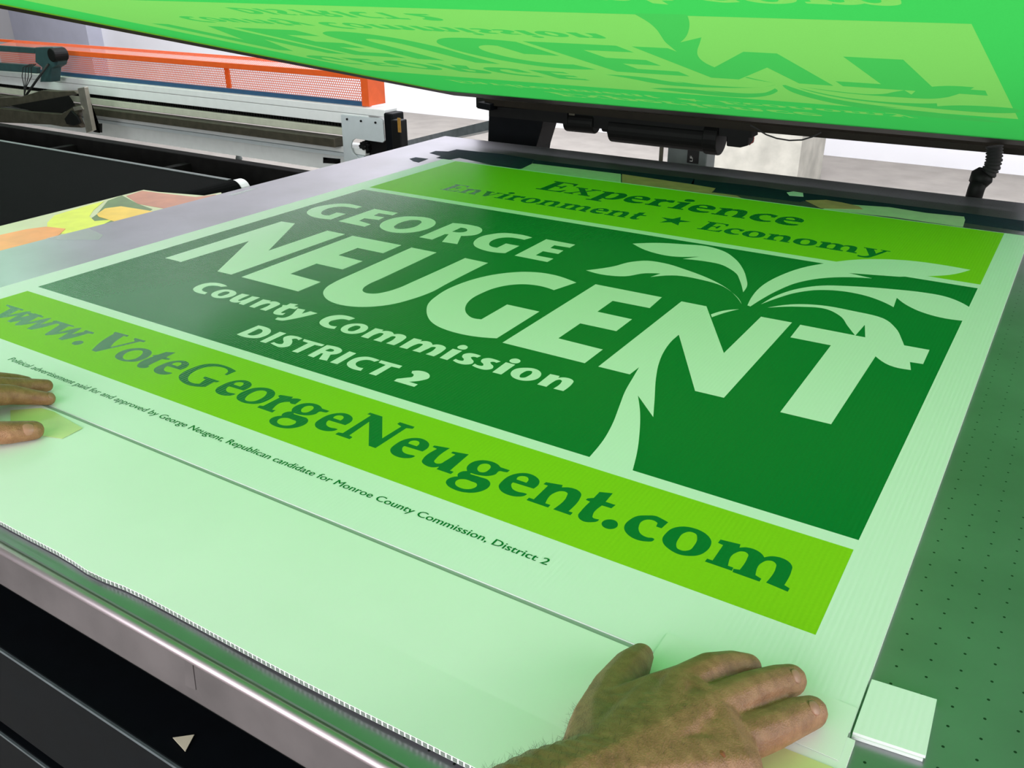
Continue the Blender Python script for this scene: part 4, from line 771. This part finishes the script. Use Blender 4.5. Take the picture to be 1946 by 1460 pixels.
# ------------------------------------------------------------------ hands
def hand(limbs, name, parent, voxel=0.0014):
    V, Fc = [], []
    bm = bmesh.new(); bmesh.ops.create_icosphere(bm, subdivisions=2, radius=1.0)
    bm.verts.ensure_lookup_table(); sv = [v.co.copy() for v in bm.verts]; sf = [[v.index for v in f.verts] for f in bm.faces]; bm.free()
    for chain in limbs:
        for (p, r), (p2, r2) in zip(chain[:-1], chain[1:]):
            n = max(2, int((p2 - p).length / (min(r, r2) * 0.28)))
            for k in range(n + 1):
                u = k / n; c = p.lerp(p2, u); rr = r + (r2 - r) * u; n0 = len(V)
                V += [c + s * rr for s in sv]; Fc += [[i + n0 for i in f] for f in sf]
    o = ob(name, V, Fc, M['skin'], parent)
    rm = o.modifiers.new('remesh', 'REMESH'); rm.mode = 'VOXEL'; rm.voxel_size = voxel
    sm = o.modifiers.new('smooth', 'SMOOTH'); sm.factor = 0.5; sm.iterations = 4
    bpy.context.view_layer.update()
    me = bpy.data.meshes.new_from_object(o.evaluated_get(bpy.context.evaluated_depsgraph_get()))
    o.modifiers.clear(); old = o.data; o.data = me; bpy.data.meshes.remove(old)
    me.polygons.foreach_set('use_smooth', [True] * len(me.polygons))
    return o
def J(px, py, z, r): return (atz(px, py, z), r)
def nail(c, n, d, w, l, parent):
    """curved nail plate centred at c, facing n, pointing along d"""
    n = n.normalized(); d = (d - n * d.dot(n)).normalized(); s = n.cross(d); V, Fc = [], []; a, b = 8, 8
    for i in range(a + 1):
        for j in range(b + 1):
            u, v = 2 * i / a - 1, 2 * j / b - 1
            k = math.sqrt(1 - 0.5 * v * v) ; m_ = math.sqrt(1 - 0.5 * u * u)
            x, y = u * k * w / 2, v * m_ * l / 2
            V.append(c + s * x + d * y - n * (x * x * 55 + y * y * 30))
    for i in range(a):
        for j in range(b): q = i * (b + 1) + j; Fc.append((q, q + b + 1, q + b + 2, q + 1))
    o = ob('nail', V, Fc, M['nail'], parent, smooth=True)
    sd = o.modifiers.new('solid', 'SOLIDIFY'); sd.thickness = 0.0008
    return o
W_ = J(1150, 1500, .048, .031); Hh = J(1375, 1470, .026, .024); Pm = J(1265, 1400, .034, .026)
mi, mm, mr_, mp = J(1242, 1322, .032, .0135), J(1288, 1312, .036, .0145), J(1345, 1352, .036, .0150), J(1388, 1412, .028, .0150)
T0, T1 = J(1142, 1385, .034, .020), J(1166, 1318, .024, .0160)
limbs = [
 [J(930, 1640, .075, .038), J(1050, 1560, .060, .036), W_],
 [W_, Pm, mm], [W_, mi], [W_, mr_], [W_, Hh, mp], [Pm, mi], [Pm, mr_], [Pm, mp], [Hh, Pm], [T0, Pm], [T0, mi], [W_, T0], [mi, mm], [mm, mr_], [mr_, mp], [Hh, mr_],
 [T0, T1, J(1198, 1272, .017, .0135), J(1218, 1247, .012, .0092)],
 [mi, J(1300, 1296, .026, .0118), J(1334, 1284, .016, .0105), J(1352, 1281, .011, .0095)],
 [mm, J(1348, 1277, .030, .0128), J(1392, 1268, .018, .0114), J(1420, 1270, .0115, .0104)],
 [mr_, J(1428, 1314, .026, .0132), J(1478, 1299, .016, .0125), J(1502, 1293, .0115, .0112)],
 [mp, J(1465, 1385, .022, .0134), J(1516, 1362, .0145, .0124), J(1541, 1354, .0115, .0110)]]
ph = thing('person', atz(1250, 1380, 0), 'right hand and hairy wrist pressing flat on the near right corner of the white board', 'person', None)
hb = hand(limbs, 'hand', ph)
dirp = (atz(1541, 1354, .0115) - atz(1516, 1362, .0145))
def on_surface(o, px, py):
    bv = BVHTree.FromPolygons([v.co + WL[o.name] for v in o.data.vertices], [list(p.vertices) for p in o.data.polygons])
    return bv.ray_cast(CAM, ray(px, py))
for px, py, w, l, a, b in ((1549, 1345, .0095, .0085, (1541, 1354, .0115), (1516, 1362, .0145)), (1514, 1285, .0095, .0085, (1502, 1293, .0115), (1478, 1299, .016))):
    h = on_surface(hb, px, py)
    if h[0] is not None: nail(h[0] - h[1] * .0001, h[1], atz(*a) - atz(*b), w, l, hb)
h = on_surface(hb, 1373, 1433)
if h[0] is not None:
    mb = MB(); n_ = h[1]; t_ = n_.orthogonal().normalized(); b_ = n_.cross(t_)
    ring = [h[0] + n_ * .0002 + t_ * (.0016 * math.cos(k * .785) * (1 + .3 * math.sin(k * 2.1))) + b_ * (.0024 * math.sin(k * .785)) for k in range(8)]
    mb.add(ring + [h[0] + n_ * .0006], [(k, (k + 1) % 8, 8) for k in range(8)]); o = mb.build('scab', M['crease'], hb); o['label'] = 'small red scab'
def hairs(o, parent, lo, hi, n, length):
    V, Fc = [], []; me = o.data; rng = random.Random(3); along = (atz(930, 1640, .075) - atz(1150, 1500, .048)).normalized()
    cand = []
    for p in me.polygons:
        c = p.center + WL[o.name]; d = c - CAM; q = RW.transposed() @ d
        x, y = W / 2 + F * q.x / q.z, H / 2 + F * q.y / q.z
        if lo[0] < x < hi[0] and lo[1] < y < hi[1] and (p.normal.z > -.2): cand.append((c, p.normal.copy(), x))
    for _ in range(n):
        c, nn, x = cand[int(rng.random() * len(cand))]
        if rng.random() < (x - 1040) / 420: continue
        c = c + Vector((rng.gauss(0, .0006), rng.gauss(0, .0006), 0))
        d = (nn * rng.uniform(.3, .7) + along * rng.uniform(-.9, .2) + Vector((rng.gauss(0, .4), rng.gauss(0, .4), rng.gauss(0, .25)))).normalized()
        l = length * rng.uniform(.5, 1.2); w = .000055; s = d.orthogonal().normalized(); t = d.cross(s); n0 = len(V)
        mid = c + d * l * .5 + nn * l * .08
        V += [c + s * w, c - s * .5 * w + t * w, c - s * .5 * w - t * w, mid + s * w * .8, mid - s * .4 * w + t * w * .8, mid - s * .4 * w - t * w * .8, c + d * l]
        for k in range(3):
            k2 = (k + 1) % 3; Fc += [(n0 + k, n0 + k2, n0 + 3 + k2, n0 + 3 + k), (n0 + 3 + k, n0 + 3 + k2, n0 + 6)]
    h_ = ob('arm_hair', V, Fc, M['hair'], parent); h_['label'] = 'dark arm hair'; h_['kind'] = 'stuff'
    return h_
hairs(hb, hb, (880, 1340), (1330, 1600), 1300, .005)

li, lm_, lr = J(-60, 752, .034, .0150), J(-62, 733, .036, .0145), J(-72, 712, .033, .014)
LP, LWr = J(-160, 775, .032, .030), J(-330, 800, .045, .031)
limbs = [
 [J(-620, 850, .06, .04), LWr], [LWr, LP, li], [LP, lm_], [LP, lr], [LWr, lr], [LWr, lm_], [li, lm_], [lm_, lr],
 [li, J(18, 750, .020, .0118), J(62, 755, .0105, .0092), J(92, 758, .0082, .0078)],
 [lm_, J(10, 735, .022, .0112), J(55, 733, .012, .0088), J(88, 733, .0080, .0076)],
 [lr, J(-10, 722, .020, .010), J(30, 724, .012, .0085), J(50, 727, .008, .0076)],
 [LP, J(-110, 815, .024, .017), J(-50, 825, .018, .0138), J(18, 822, .014, .0122), J(64, 818, .0105, .0104)]]
pl_ = thing('person', atz(-20, 780, 0), 'left hand reaching in from the left edge, fingers and thumb pressing on the board', 'person')
hl = hand(limbs, 'hand', pl_)
h = on_surface(hl, 54, 816)
if h[0] is not None: nail(h[0] - h[1] * .0001, h[1], atz(64, 818, .0105) - atz(18, 822, .014), .0125, .0125, hl)
h = on_surface(hl, 98, 752)
if h[0] is not None: nail(h[0] - h[1] * .0001, h[1], atz(92, 758, .008) - atz(62, 755, .0105), .0075, .007, hl)
